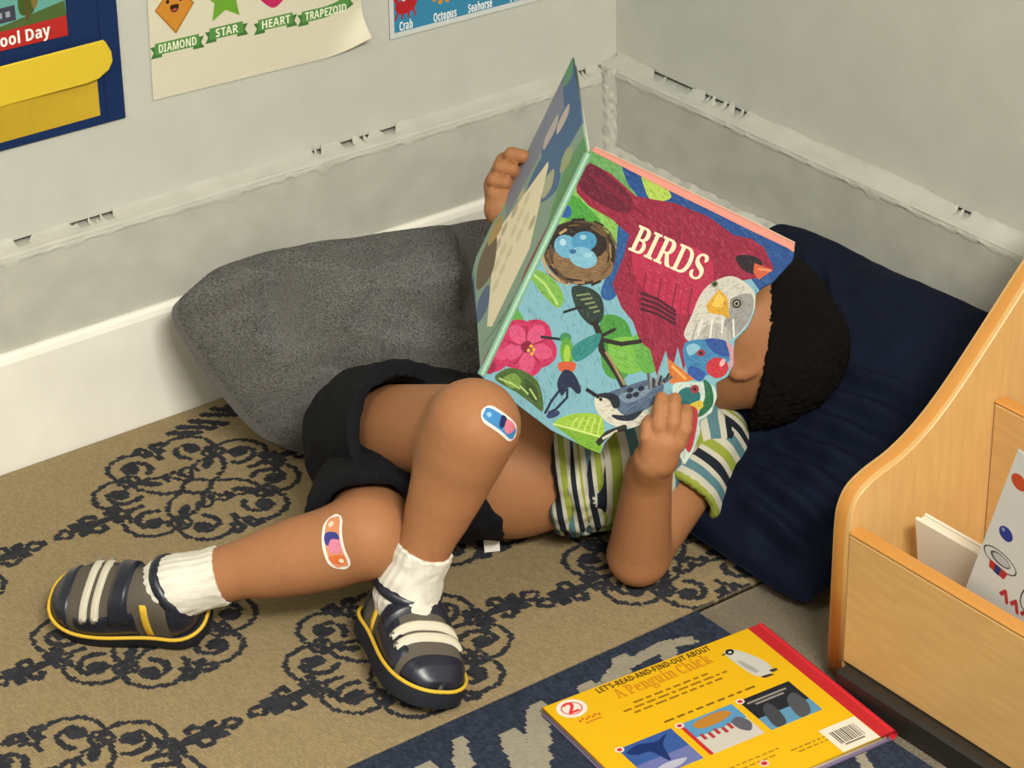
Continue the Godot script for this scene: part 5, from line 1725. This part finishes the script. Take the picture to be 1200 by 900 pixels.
# print on the front cover of the bird book, in thousandths of the cover: [0 polygon / 1 rounded shape / 2 line, colour, line width, x y ...]
const COVER_EDGE := [0, -16, 167, -13, 376, -8, 583, -8, 790, -6, 964, -7, 1000, 0, 1008, 31, 988, 98, 973, 147, 942, 184, 931, 219, 960, 283, 963, 351, 938, 424, 954, 463, 980, 513, 979, 567, 947, 609, 977, 660, 986, 725, 959, 776, 981, 820, 990, 908, 981, 963, 926, 929, 840, 891, 759, 878, 700, 931, 649, 969, 632, 1023, 636, 1071, 573, 1077, 490, 1076, 398, 1075, 262, 1051, 0, 1000]
const COVER_ART := [
	[1, "6fae63", 0, [-16, -47, 167, -52, 331, -14, 301, 87, 187, 147, 63, 106]],
	[1, "8fc95e", 0, [-13, 102, 108, 113, 300, 180, 315, 289, 182, 257, 22, 306]],
	[1, "4da33c", 0, [-21, 183, 62, 184, 189, 230, 152, 278, 34, 273]],
	[0, "1f4f95", 0, [111, -58, 314, -49, 523, -43, 776, -34, 1014, -53, 1095, 104, 965, 212, 770, 115, 517, 106, 321, 86, 214, 38]],
	[1, "b9d65a", 0, [247, -34, 363, -17, 412, 14, 348, 59, 289, 24]],
	[1, "2b63ad", 0, [-11, 236, 34, 227, 54, 264, 12, 279]],
	[1, "2a5ea0", 0, [260, 199, 333, 165, 368, 296, 388, 479, 323, 489, 307, 323]],
	[1, "4a9a3e", 0, [377, 569, 477, 547, 570, 647, 585, 756, 500, 775, 420, 677]],
	[1, "7cc04a", 0, [452, 651, 553, 590, 643, 653, 610, 725, 520, 735]],
	[1, "68b04a", 0, [538, 585, 630, 563, 695, 649, 661, 703, 596, 674]],
	[1, "7fb94f", 0, [-20, 528, 90, 517, 184, 564, 188, 619, 113, 603, 49, 574]],
	[2, "b7dc78", 3, [-6, 533, 89, 556, 176, 605]],
	[1, "5fae4a", 0, [5, 690, 70, 719, 76, 754, 24, 751]],
	[0, "9c1f3f", 0, [-2, 109, 23, 28, 128, 31, 272, 70, 435, 27, 595, 17, 731, 40, 805, 22, 871, 31, 952, 91, 913, 151, 837, 204, 795, 242, 780, 310, 782, 410, 774, 506, 798, 625, 730, 549, 758, 659, 689, 582, 704, 691, 629, 609, 572, 596, 504, 535, 434, 505, 354, 437, 341, 308, 322, 224, 226, 198, 107, 190, 31, 163]],
	[1, "6d1530", 0, [3, 95, 33, 31, 134, 44, 258, 84, 270, 148, 154, 162, 41, 143]],
	[1, "c02a50", 0, [368, 257, 511, 174, 670, 160, 743, 262, 715, 409, 599, 423, 443, 378]],
	[2, "ad2245", 2, [427, 339, 462, 446, 540, 557]],
	[2, "8c1a38", 2, [462, 334, 495, 439, 573, 550]],
	[2, "ad2245", 2, [497, 330, 529, 431, 607, 542]],
	[2, "8c1a38", 2, [532, 326, 562, 424, 640, 535]],
	[2, "ad2245", 2, [567, 322, 595, 417, 673, 528]],
	[2, "8c1a38", 2, [602, 318, 629, 409, 707, 520]],
	[2, "ad2245", 2, [637, 313, 662, 402, 740, 513]],
	[2, "8c1a38", 2, [672, 309, 696, 395, 774, 506]],
	[2, "ad2245", 2, [707, 305, 729, 387, 807, 498]],
	[2, "831a37", 3, [45, 72, 142, 82]],
	[2, "831a37", 3, [87, 80, 183, 91]],
	[2, "831a37", 3, [128, 88, 225, 99]],
	[2, "831a37", 3, [170, 97, 266, 107]],
	[2, "831a37", 3, [211, 105, 308, 115]],
	[2, "831a37", 3, [253, 113, 349, 124]],
	[2, "4d1028", 3, [481, 418, 559, 410, 649, 424]],
	[2, "4d1028", 3, [490, 437, 569, 429, 657, 439]],
	[2, "4d1028", 3, [500, 456, 578, 447, 665, 455]],
	[2, "4d1028", 3, [510, 475, 588, 466, 673, 470]],
	[1, "241a22", 0, [780, 118, 837, 85, 894, 90, 899, 141, 839, 153]],
	[0, "d9623e", 0, [865, 107, 952, 99, 914, 162, 879, 143]],
	[2, "f09a6a", 2, [890, 123, 943, 106]],
	[1, "15161a", 0, [860, 97, 861, 101, 860, 104, 857, 107, 853, 107, 849, 106, 847, 104, 846, 100, 847, 97, 850, 94, 854, 94, 858, 95]],
	[1, "d8d3c8", 0, [741, 251, 810, 193, 920, 213, 957, 292, 945, 390, 879, 470, 790, 506, 731, 494, 722, 406, 717, 316]],
	[1, "9d9c99", 0, [857, 268, 920, 228, 957, 308, 935, 402, 891, 445, 862, 373]],
	[1, "bdbab2", 0, [793, 432, 852, 386, 918, 418, 859, 479, 794, 497]],
	[2, "a9a69f", 2, [770, 499, 761, 434]],
	[2, "efece4", 2, [787, 476, 772, 406]],
	[2, "a9a69f", 2, [804, 453, 802, 416]],
	[2, "efece4", 2, [841, 468, 812, 388]],
	[2, "a9a69f", 2, [858, 445, 842, 398]],
	[2, "efece4", 2, [875, 422, 852, 370]],
	[2, "a9a69f", 2, [911, 436, 882, 380]],
	[2, "efece4", 2, [928, 413, 893, 352]],
	[0, "e0a92f", 0, [778, 265, 827, 282, 878, 355, 836, 355, 783, 371, 758, 347]],
	[0, "f0c95a", 0, [782, 275, 820, 292, 823, 330, 780, 341]],
	[1, "8a8880", 0, [901, 272, 903, 284, 897, 297, 885, 306, 870, 309, 856, 305, 847, 296, 845, 283, 851, 271, 863, 262, 877, 259, 891, 262]],
	[1, "2b2a28", 0, [892, 279, 894, 288, 891, 297, 883, 302, 874, 304, 865, 301, 859, 294, 857, 286, 860, 277, 867, 271, 877, 270, 886, 272]],
	[1, "cfc7a0", 0, [885, 282, 887, 288, 885, 293, 880, 296, 875, 297, 869, 295, 865, 291, 864, 286, 866, 281, 871, 277, 876, 276, 882, 278]],
	[1, "111111", 0, [882, 284, 883, 287, 882, 291, 879, 293, 875, 294, 871, 293, 869, 290, 868, 286, 869, 283, 872, 281, 876, 280, 880, 281]],
	[1, "6e7d50", 0, [765, 248, 766, 255, 763, 262, 758, 267, 750, 268, 743, 266, 738, 260, 736, 253, 739, 246, 745, 242, 752, 240, 760, 243]],
	[1, "222222", 0, [758, 251, 759, 255, 757, 258, 754, 261, 751, 261, 747, 260, 744, 257, 744, 254, 745, 250, 748, 248, 752, 247, 755, 249]],
	[1, "3f87b9", 0, [750, 524, 829, 469, 908, 445, 957, 492, 936, 548, 882, 611, 802, 608]],
	[1, "2b54a0", 0, [822, 472, 906, 442, 954, 486, 890, 507]],
	[1, "8cc3d8", 0, [763, 533, 790, 506, 820, 516, 793, 559]],
	[1, "d39aa4", 0, [908, 445, 948, 451, 983, 519, 970, 533, 950, 488]],
	[1, "a32c35", 0, [848, 522, 849, 529, 845, 537, 838, 542, 829, 544, 820, 542, 815, 537, 814, 530, 817, 523, 825, 517, 834, 515, 843, 517]],
	[1, "1d1d22", 0, [838, 527, 839, 530, 838, 534, 835, 536, 831, 537, 827, 535, 825, 533, 824, 529, 825, 526, 828, 523, 832, 523, 836, 524]],
	[1, "c92f3c", 0, [966, 534, 970, 556, 961, 577, 942, 592, 918, 596, 894, 590, 879, 574, 875, 552, 884, 531, 903, 517, 928, 512, 951, 518]],
	[1, "f2b8b8", 0, [944, 527, 942, 536, 937, 542, 932, 544, 926, 541, 923, 534, 922, 526, 924, 517, 929, 511, 934, 509, 940, 512, 943, 518]],
	[1, "2c58a8", 0, [819, 593, 885, 594, 881, 634, 821, 630]],
	[0, "d97a35", 0, [710, 607, 858, 637, 806, 680, 769, 696]],
	[2, "f2b060", 3, [742, 628, 819, 650]],
	[1, "cfe0d6", 0, [785, 704, 836, 658, 935, 626, 984, 673, 983, 735, 955, 778, 988, 832, 984, 961, 910, 898, 875, 798]],
	[1, "1f6f74", 0, [820, 716, 846, 677, 904, 678, 913, 728, 854, 758]],
	[1, "1d6a45", 0, [891, 622, 940, 635, 977, 691, 963, 744, 939, 762, 930, 681]],
	[1, "d8c23a", 0, [876, 752, 917, 703, 943, 722, 906, 762]],
	[1, "c43440", 0, [847, 769, 910, 737, 949, 781, 980, 905, 922, 873]],
	[1, "f0b9b0", 0, [862, 773, 889, 761, 899, 796]],
	[1, "a52f3a", 0, [892, 664, 894, 673, 891, 681, 884, 687, 874, 689, 865, 686, 859, 679, 857, 670, 860, 662, 868, 656, 877, 654, 886, 657]],
	[1, "2a1a1a", 0, [882, 668, 883, 672, 882, 675, 879, 678, 875, 678, 871, 677, 869, 674, 868, 671, 870, 667, 872, 665, 876, 664, 880, 666]],
	[1, "5b4632", 0, [319, 349, 311, 418, 263, 475, 188, 507, 106, 503, 39, 466, 5, 405, 13, 337, 60, 279, 136, 248, 218, 251, 285, 288]],
	[1, "8b6c48", 0, [325, 382, 315, 426, 273, 465, 209, 487, 141, 488, 87, 467, 61, 429, 71, 385, 113, 346, 176, 324, 244, 323, 299, 344]],
	[1, "2a201a", 0, [256, 308, 251, 349, 214, 387, 156, 413, 92, 419, 40, 404, 12, 372, 18, 331, 54, 292, 112, 266, 176, 260, 229, 275]],
	[2, "2c2018", 3, [227, 480, 167, 498]],
	[2, "c2a275", 3, [45, 346, 62, 319]],
	[2, "2c2018", 3, [6, 402, 9, 359]],
	[2, "a5835a", 3, [94, 484, 43, 443]],
	[2, "2c2018", 2, [105, 283, 165, 267]],
	[2, "c2a275", 3, [175, 516, 133, 518]],
	[2, "2c2018", 3, [78, 285, 154, 256]],
	[2, "3a2a1d", 2, [276, 296, 295, 326]],
	[2, "6f5436", 3, [21, 445, 8, 403]],
	[2, "2c2018", 3, [30, 431, 21, 386]],
	[2, "3a2a1d", 3, [8, 374, 42, 302]],
	[2, "6f5436", 2, [280, 316, 294, 369]],
	[2, "2c2018", 3, [66, 273, 113, 249]],
	[2, "c2a275", 2, [191, 512, 147, 518]],
	[2, "3a2a1d", 3, [131, 519, 88, 510]],
	[2, "2c2018", 2, [77, 469, 45, 437]],
	[2, "6f5436", 2, [104, 500, 49, 471]],
	[2, "2c2018", 2, [280, 323, 290, 360]],
	[2, "6f5436", 2, [265, 290, 299, 349]],
	[2, "6f5436", 2, [63, 300, 135, 261]],
	[2, "2c2018", 3, [234, 262, 276, 290]],
	[2, "2c2018", 3, [30, 327, 76, 279]],
	[2, "6f5436", 3, [71, 471, 34, 426]],
	[2, "3a2a1d", 3, [290, 300, 310, 350]],
	[2, "2c2018", 2, [287, 310, 303, 350]],
	[2, "6f5436", 3, [308, 362, 293, 420]],
	[2, "3a2a1d", 3, [103, 285, 134, 272]],
	[2, "6f5436", 2, [220, 492, 160, 507]],
	[2, "2c2018", 3, [118, 497, 74, 480]],
	[2, "3a2a1d", 2, [175, 512, 115, 512]],
	[2, "a5835a", 3, [166, 515, 114, 513]],
	[2, "3a2a1d", 3, [273, 461, 222, 496]],
	[2, "a5835a", 2, [263, 292, 293, 339]],
	[2, "c2a275", 3, [139, 519, 66, 500]],
	[2, "a5835a", 3, [241, 479, 201, 497]],
	[2, "6f5436", 3, [155, 263, 225, 271]],
	[2, "6f5436", 2, [155, 240, 229, 246]],
	[2, "c2a275", 3, [60, 495, 17, 452]],
	[2, "3a2a1d", 3, [26, 334, 56, 294]],
	[2, "2c2018", 3, [301, 444, 274, 473]],
	[2, "3a2a1d", 3, [5, 395, 29, 317]],
	[2, "6f5436", 3, [182, 250, 248, 267]],
	[2, "6f5436", 2, [236, 246, 301, 293]],
	[2, "2c2018", 2, [157, 236, 201, 236]],
	[2, "3a2a1d", 3, [236, 258, 295, 305]],
	[2, "3a2a1d", 3, [104, 274, 145, 261]],
	[1, "6fb4d6", 0, [151, 392, 138, 412, 114, 424, 85, 423, 59, 411, 44, 390, 43, 367, 56, 347, 80, 335, 109, 336, 134, 348, 150, 369]],
	[1, "4d9cc9", 0, [203, 299, 210, 320, 203, 343, 184, 363, 157, 374, 131, 372, 112, 360, 105, 339, 112, 315, 132, 295, 158, 285, 184, 286]],
	[1, "86c4df", 0, [248, 384, 242, 405, 220, 423, 189, 431, 157, 429, 133, 416, 122, 396, 128, 374, 150, 357, 180, 349, 213, 351, 237, 364]],
	[1, "b7dff0", 0, [89, 364, 90, 371, 88, 378, 82, 382, 74, 384, 67, 381, 62, 376, 61, 369, 63, 362, 69, 357, 76, 356, 84, 358]],
	[1, "a6d6ea", 0, [217, 364, 217, 370, 213, 376, 205, 381, 196, 383, 188, 383, 183, 379, 183, 373, 188, 367, 195, 362, 204, 360, 212, 360]],
	[1, "2f6f9c", 0, [147, 380, 147, 386, 144, 391, 138, 396, 131, 397, 124, 396, 120, 392, 119, 387, 122, 381, 129, 377, 136, 375, 143, 376]],
	[1, "9fd2e8", 0, [160, 309, 160, 314, 157, 320, 151, 324, 144, 326, 137, 325, 133, 321, 132, 316, 135, 310, 141, 306, 149, 304, 155, 305]],
	[1, "2b3a33", 0, [201, 517, 261, 490, 334, 503, 380, 568, 362, 622, 299, 611, 237, 570]],
	[2, "8c9b6b", 2, [234, 541, 281, 512]],
	[2, "8c9b6b", 2, [259, 549, 299, 523]],
	[2, "8c9b6b", 2, [284, 557, 317, 534]],
	[2, "8c9b6b", 2, [308, 565, 335, 545]],
	[2, "8c9b6b", 2, [333, 573, 353, 556]],
	[2, "1c2420", 3, [216, 626, 267, 580]],
	[2, "2a241f", 7, [353, 603, 404, 645, 438, 695, 489, 722, 547, 754, 606, 797]],
	[2, "a98f68", 3, [458, 694, 517, 729, 593, 779]],
	[2, "2a241f", 5, [418, 658, 504, 639, 572, 596]],
	[2, "2a241f", 4, [414, 641, 449, 598]],
	[1, "cf2f62", 0, [274, 799, 268, 834, 243, 864, 204, 879, 162, 875, 128, 854, 112, 821, 117, 786, 143, 756, 182, 741, 224, 745, 257, 766]],
	[1, "cf2f62", 0, [201, 929, 163, 935, 125, 922, 98, 892, 88, 853, 99, 817, 128, 792, 166, 786, 204, 800, 231, 830, 240, 868, 229, 904]],
	[1, "cf2f62", 0, [46, 905, 27, 873, 30, 835, 52, 802, 88, 782, 128, 780, 162, 798, 181, 830, 178, 867, 156, 901, 120, 921, 79, 922]],
	[1, "cf2f62", 0, [22, 760, 49, 734, 88, 724, 129, 733, 161, 759, 175, 795, 168, 830, 141, 856, 101, 866, 61, 856, 29, 831, 15, 795]],
	[1, "cf2f62", 0, [163, 694, 198, 710, 220, 742, 223, 781, 207, 817, 175, 840, 136, 845, 101, 829, 79, 797, 76, 758, 93, 722, 125, 699]],
	[1, "e15583", 0, [255, 801, 251, 817, 236, 831, 212, 839, 188, 838, 168, 829, 160, 815, 163, 798, 179, 785, 202, 777, 227, 778, 246, 787]],
	[2, "a81f4a", 2, [141, 817, 221, 853]],
	[1, "e15583", 0, [193, 913, 175, 915, 156, 905, 141, 887, 134, 865, 137, 845, 149, 833, 167, 831, 186, 841, 201, 859, 208, 881, 205, 901]],
	[2, "a81f4a", 2, [141, 817, 129, 900]],
	[1, "e15583", 0, [59, 893, 52, 877, 56, 858, 70, 839, 90, 826, 112, 823, 128, 829, 135, 845, 131, 864, 117, 883, 96, 896, 75, 900]],
	[2, "a81f4a", 2, [141, 817, 53, 832]],
	[1, "e15583", 0, [39, 768, 52, 757, 74, 754, 97, 761, 117, 775, 127, 793, 125, 809, 111, 820, 90, 823, 66, 816, 47, 802, 37, 784]],
	[2, "a81f4a", 2, [141, 817, 99, 744]],
	[1, "e15583", 0, [160, 711, 176, 720, 185, 738, 185, 761, 177, 782, 162, 797, 144, 800, 129, 792, 120, 774, 119, 751, 128, 729, 143, 715]],
	[2, "a81f4a", 2, [141, 817, 203, 757]],
	[1, "8f1740", 0, [165, 807, 167, 819, 163, 831, 152, 839, 139, 841, 126, 837, 118, 828, 115, 815, 120, 804, 130, 795, 143, 793, 156, 797]],
	[1, "efc04a", 0, [163, 804, 164, 807, 162, 810, 160, 813, 156, 814, 152, 812, 150, 810, 149, 806, 150, 803, 153, 800, 157, 800, 160, 801]],
	[1, "efc04a", 0, [161, 824, 162, 827, 160, 831, 158, 833, 154, 834, 150, 832, 148, 830, 147, 826, 148, 823, 151, 820, 155, 820, 158, 821]],
	[1, "efc04a", 0, [180, 812, 180, 815, 179, 818, 176, 821, 172, 821, 169, 820, 166, 818, 165, 814, 167, 811, 170, 808, 173, 808, 177, 809]],
	[1, "efc04a", 0, [181, 830, 182, 834, 180, 837, 177, 839, 174, 840, 170, 839, 167, 836, 167, 833, 168, 829, 171, 827, 175, 826, 178, 827]],
	[1, "cf2f62", 0, [66, 869, 86, 886, 95, 912, 89, 940, 70, 962, 44, 974, 17, 970, -4, 954, -12, 928, -6, 900, 12, 877, 39, 866]],
	[1, "e0507c", 0, [82, 879, 84, 891, 78, 903, 66, 912, 51, 916, 37, 912, 28, 903, 26, 890, 32, 878, 44, 869, 59, 866, 73, 869]],
	[1, "a81f4a", 0, [58, 943, 62, 959, 58, 973, 49, 982, 35, 984, 21, 977, 11, 964, 6, 949, 10, 935, 20, 926, 33, 924, 47, 931]],
	[1, "4b6b2c", 0, [77, 989, 114, 925, 198, 911, 269, 937, 329, 1021, 263, 1013, 186, 1001]],
	[1, "7ca043", 0, [109, 978, 144, 935, 187, 954, 166, 994]],
	[1, "38521f", 0, [194, 936, 260, 952, 293, 999, 240, 992]],
	[2, "b9cf7a", 2, [93, 981, 150, 979]],
	[2, "b9cf7a", 2, [140, 975, 193, 982]],
	[2, "b9cf7a", 2, [187, 970, 237, 986]],
	[2, "b9cf7a", 2, [234, 964, 280, 990]],
	[2, "1e2a2a", 3, [175, 756, 267, 726]],
	[1, "3d8f5a", 0, [298, 704, 299, 715, 294, 726, 284, 734, 271, 737, 259, 734, 251, 726, 249, 715, 254, 704, 265, 696, 278, 694, 290, 697]],
	[1, "66ad3a", 0, [334, 751, 347, 778, 349, 802, 341, 816, 324, 816, 302, 803, 283, 779, 270, 752, 268, 728, 276, 714, 293, 714, 314, 727]],
	[1, "a9cf4a", 0, [325, 765, 332, 783, 334, 798, 329, 806, 320, 804, 309, 794, 298, 777, 291, 759, 290, 745, 294, 737, 303, 739, 314, 749]],
	[1, "2f8a86", 0, [321, 733, 399, 636, 414, 706, 363, 783]],
	[1, "d9603a", 0, [298, 816, 358, 789, 372, 817, 349, 843, 312, 844]],
	[1, "1f2a4a", 0, [332, 835, 376, 831, 435, 874, 431, 898, 385, 888, 374, 932, 331, 897]],
	[2, "1f2a4a", 3, [381, 898, 397, 929, 376, 992, 356, 1017]],
	[2, "1f2a4a", 3, [354, 918, 343, 969, 342, 1023]],
	[1, "2c3b63", 0, [397, 996, 399, 1003, 395, 1014, 386, 1025, 375, 1034, 363, 1038, 355, 1035, 352, 1028, 356, 1017, 365, 1006, 377, 997, 388, 993]],
	[1, "a3cc3c", 0, [394, 1050, 455, 976, 558, 937, 609, 987, 631, 1070, 564, 1077, 482, 1060]],
	[1, "7fb432", 0, [394, 1050, 502, 1036, 609, 1018, 631, 1070, 566, 1080, 476, 1066]],
	[2, "d7ea8a", 2, [394, 1050, 499, 1029, 609, 1011]],
	[2, "c9e070", 2, [469, 1035, 476, 986]],
	[2, "c9e070", 2, [499, 1029, 500, 975]],
	[2, "c9e070", 2, [529, 1024, 523, 965]],
	[2, "c9e070", 2, [559, 1018, 547, 954]],
	[2, "c9e070", 2, [589, 1012, 570, 944]],
	[1, "e2ddca", 0, [505, 873, 552, 844, 641, 865, 726, 789, 762, 803, 751, 878, 688, 933, 605, 947, 534, 921]],
	[1, "566a86", 0, [545, 847, 601, 787, 687, 714, 747, 710, 756, 775, 708, 858, 651, 892, 591, 872]],
	[1, "7f93a8", 0, [595, 832, 654, 771, 713, 725, 699, 778, 648, 839]],
	[1, "18202c", 0, [501, 874, 542, 841, 592, 834, 618, 868, 598, 885, 561, 863]],
	[1, "1d2838", 0, [604, 913, 664, 886, 715, 840, 697, 894, 640, 920]],
	[1, "1b2536", 0, [637, 780, 640, 785, 640, 791, 636, 797, 630, 802, 624, 803, 618, 801, 615, 797, 615, 790, 619, 784, 625, 780, 631, 778]],
	[1, "1b2536", 0, [668, 785, 671, 790, 671, 796, 668, 802, 662, 807, 655, 808, 650, 807, 646, 802, 647, 795, 650, 789, 656, 785, 663, 783]],
	[1, "1b2536", 0, [677, 754, 680, 759, 680, 765, 676, 771, 671, 776, 664, 777, 658, 776, 655, 771, 656, 765, 659, 758, 665, 754, 672, 752]],
	[1, "1b2536", 0, [645, 803, 648, 808, 648, 814, 644, 821, 638, 825, 632, 827, 626, 825, 623, 820, 623, 814, 627, 808, 633, 803, 639, 801]],
	[2, "181818", 4, [455, 865, 516, 872]],
	[1, "111111", 0, [538, 873, 539, 877, 537, 880, 534, 883, 531, 883, 527, 882, 524, 879, 524, 876, 525, 872, 528, 870, 532, 869, 535, 871]],
	[2, "55595e", 3, [703, 753, 667, 700]],
	[2, "8f9294", 3, [708, 747, 682, 705]],
	[2, "2c2f33", 3, [713, 741, 697, 709]],
	[2, "55595e", 3, [718, 734, 712, 714]],
	[2, "8f9294", 3, [723, 728, 707, 682]],
	[2, "2c2f33", 3, [728, 722, 722, 686]],
	[2, "55595e", 3, [734, 716, 737, 691]],
	[2, "8f9294", 3, [739, 710, 752, 696]],
	[2, "2c2f33", 3, [744, 704, 748, 664]],
	[2, "55595e", 3, [749, 698, 763, 668]],
	[2, "2a2620", 7, [605, 1043, 626, 988, 678, 937]],
	[2, "d9d2bd", 3, [615, 1015, 655, 963]],
]
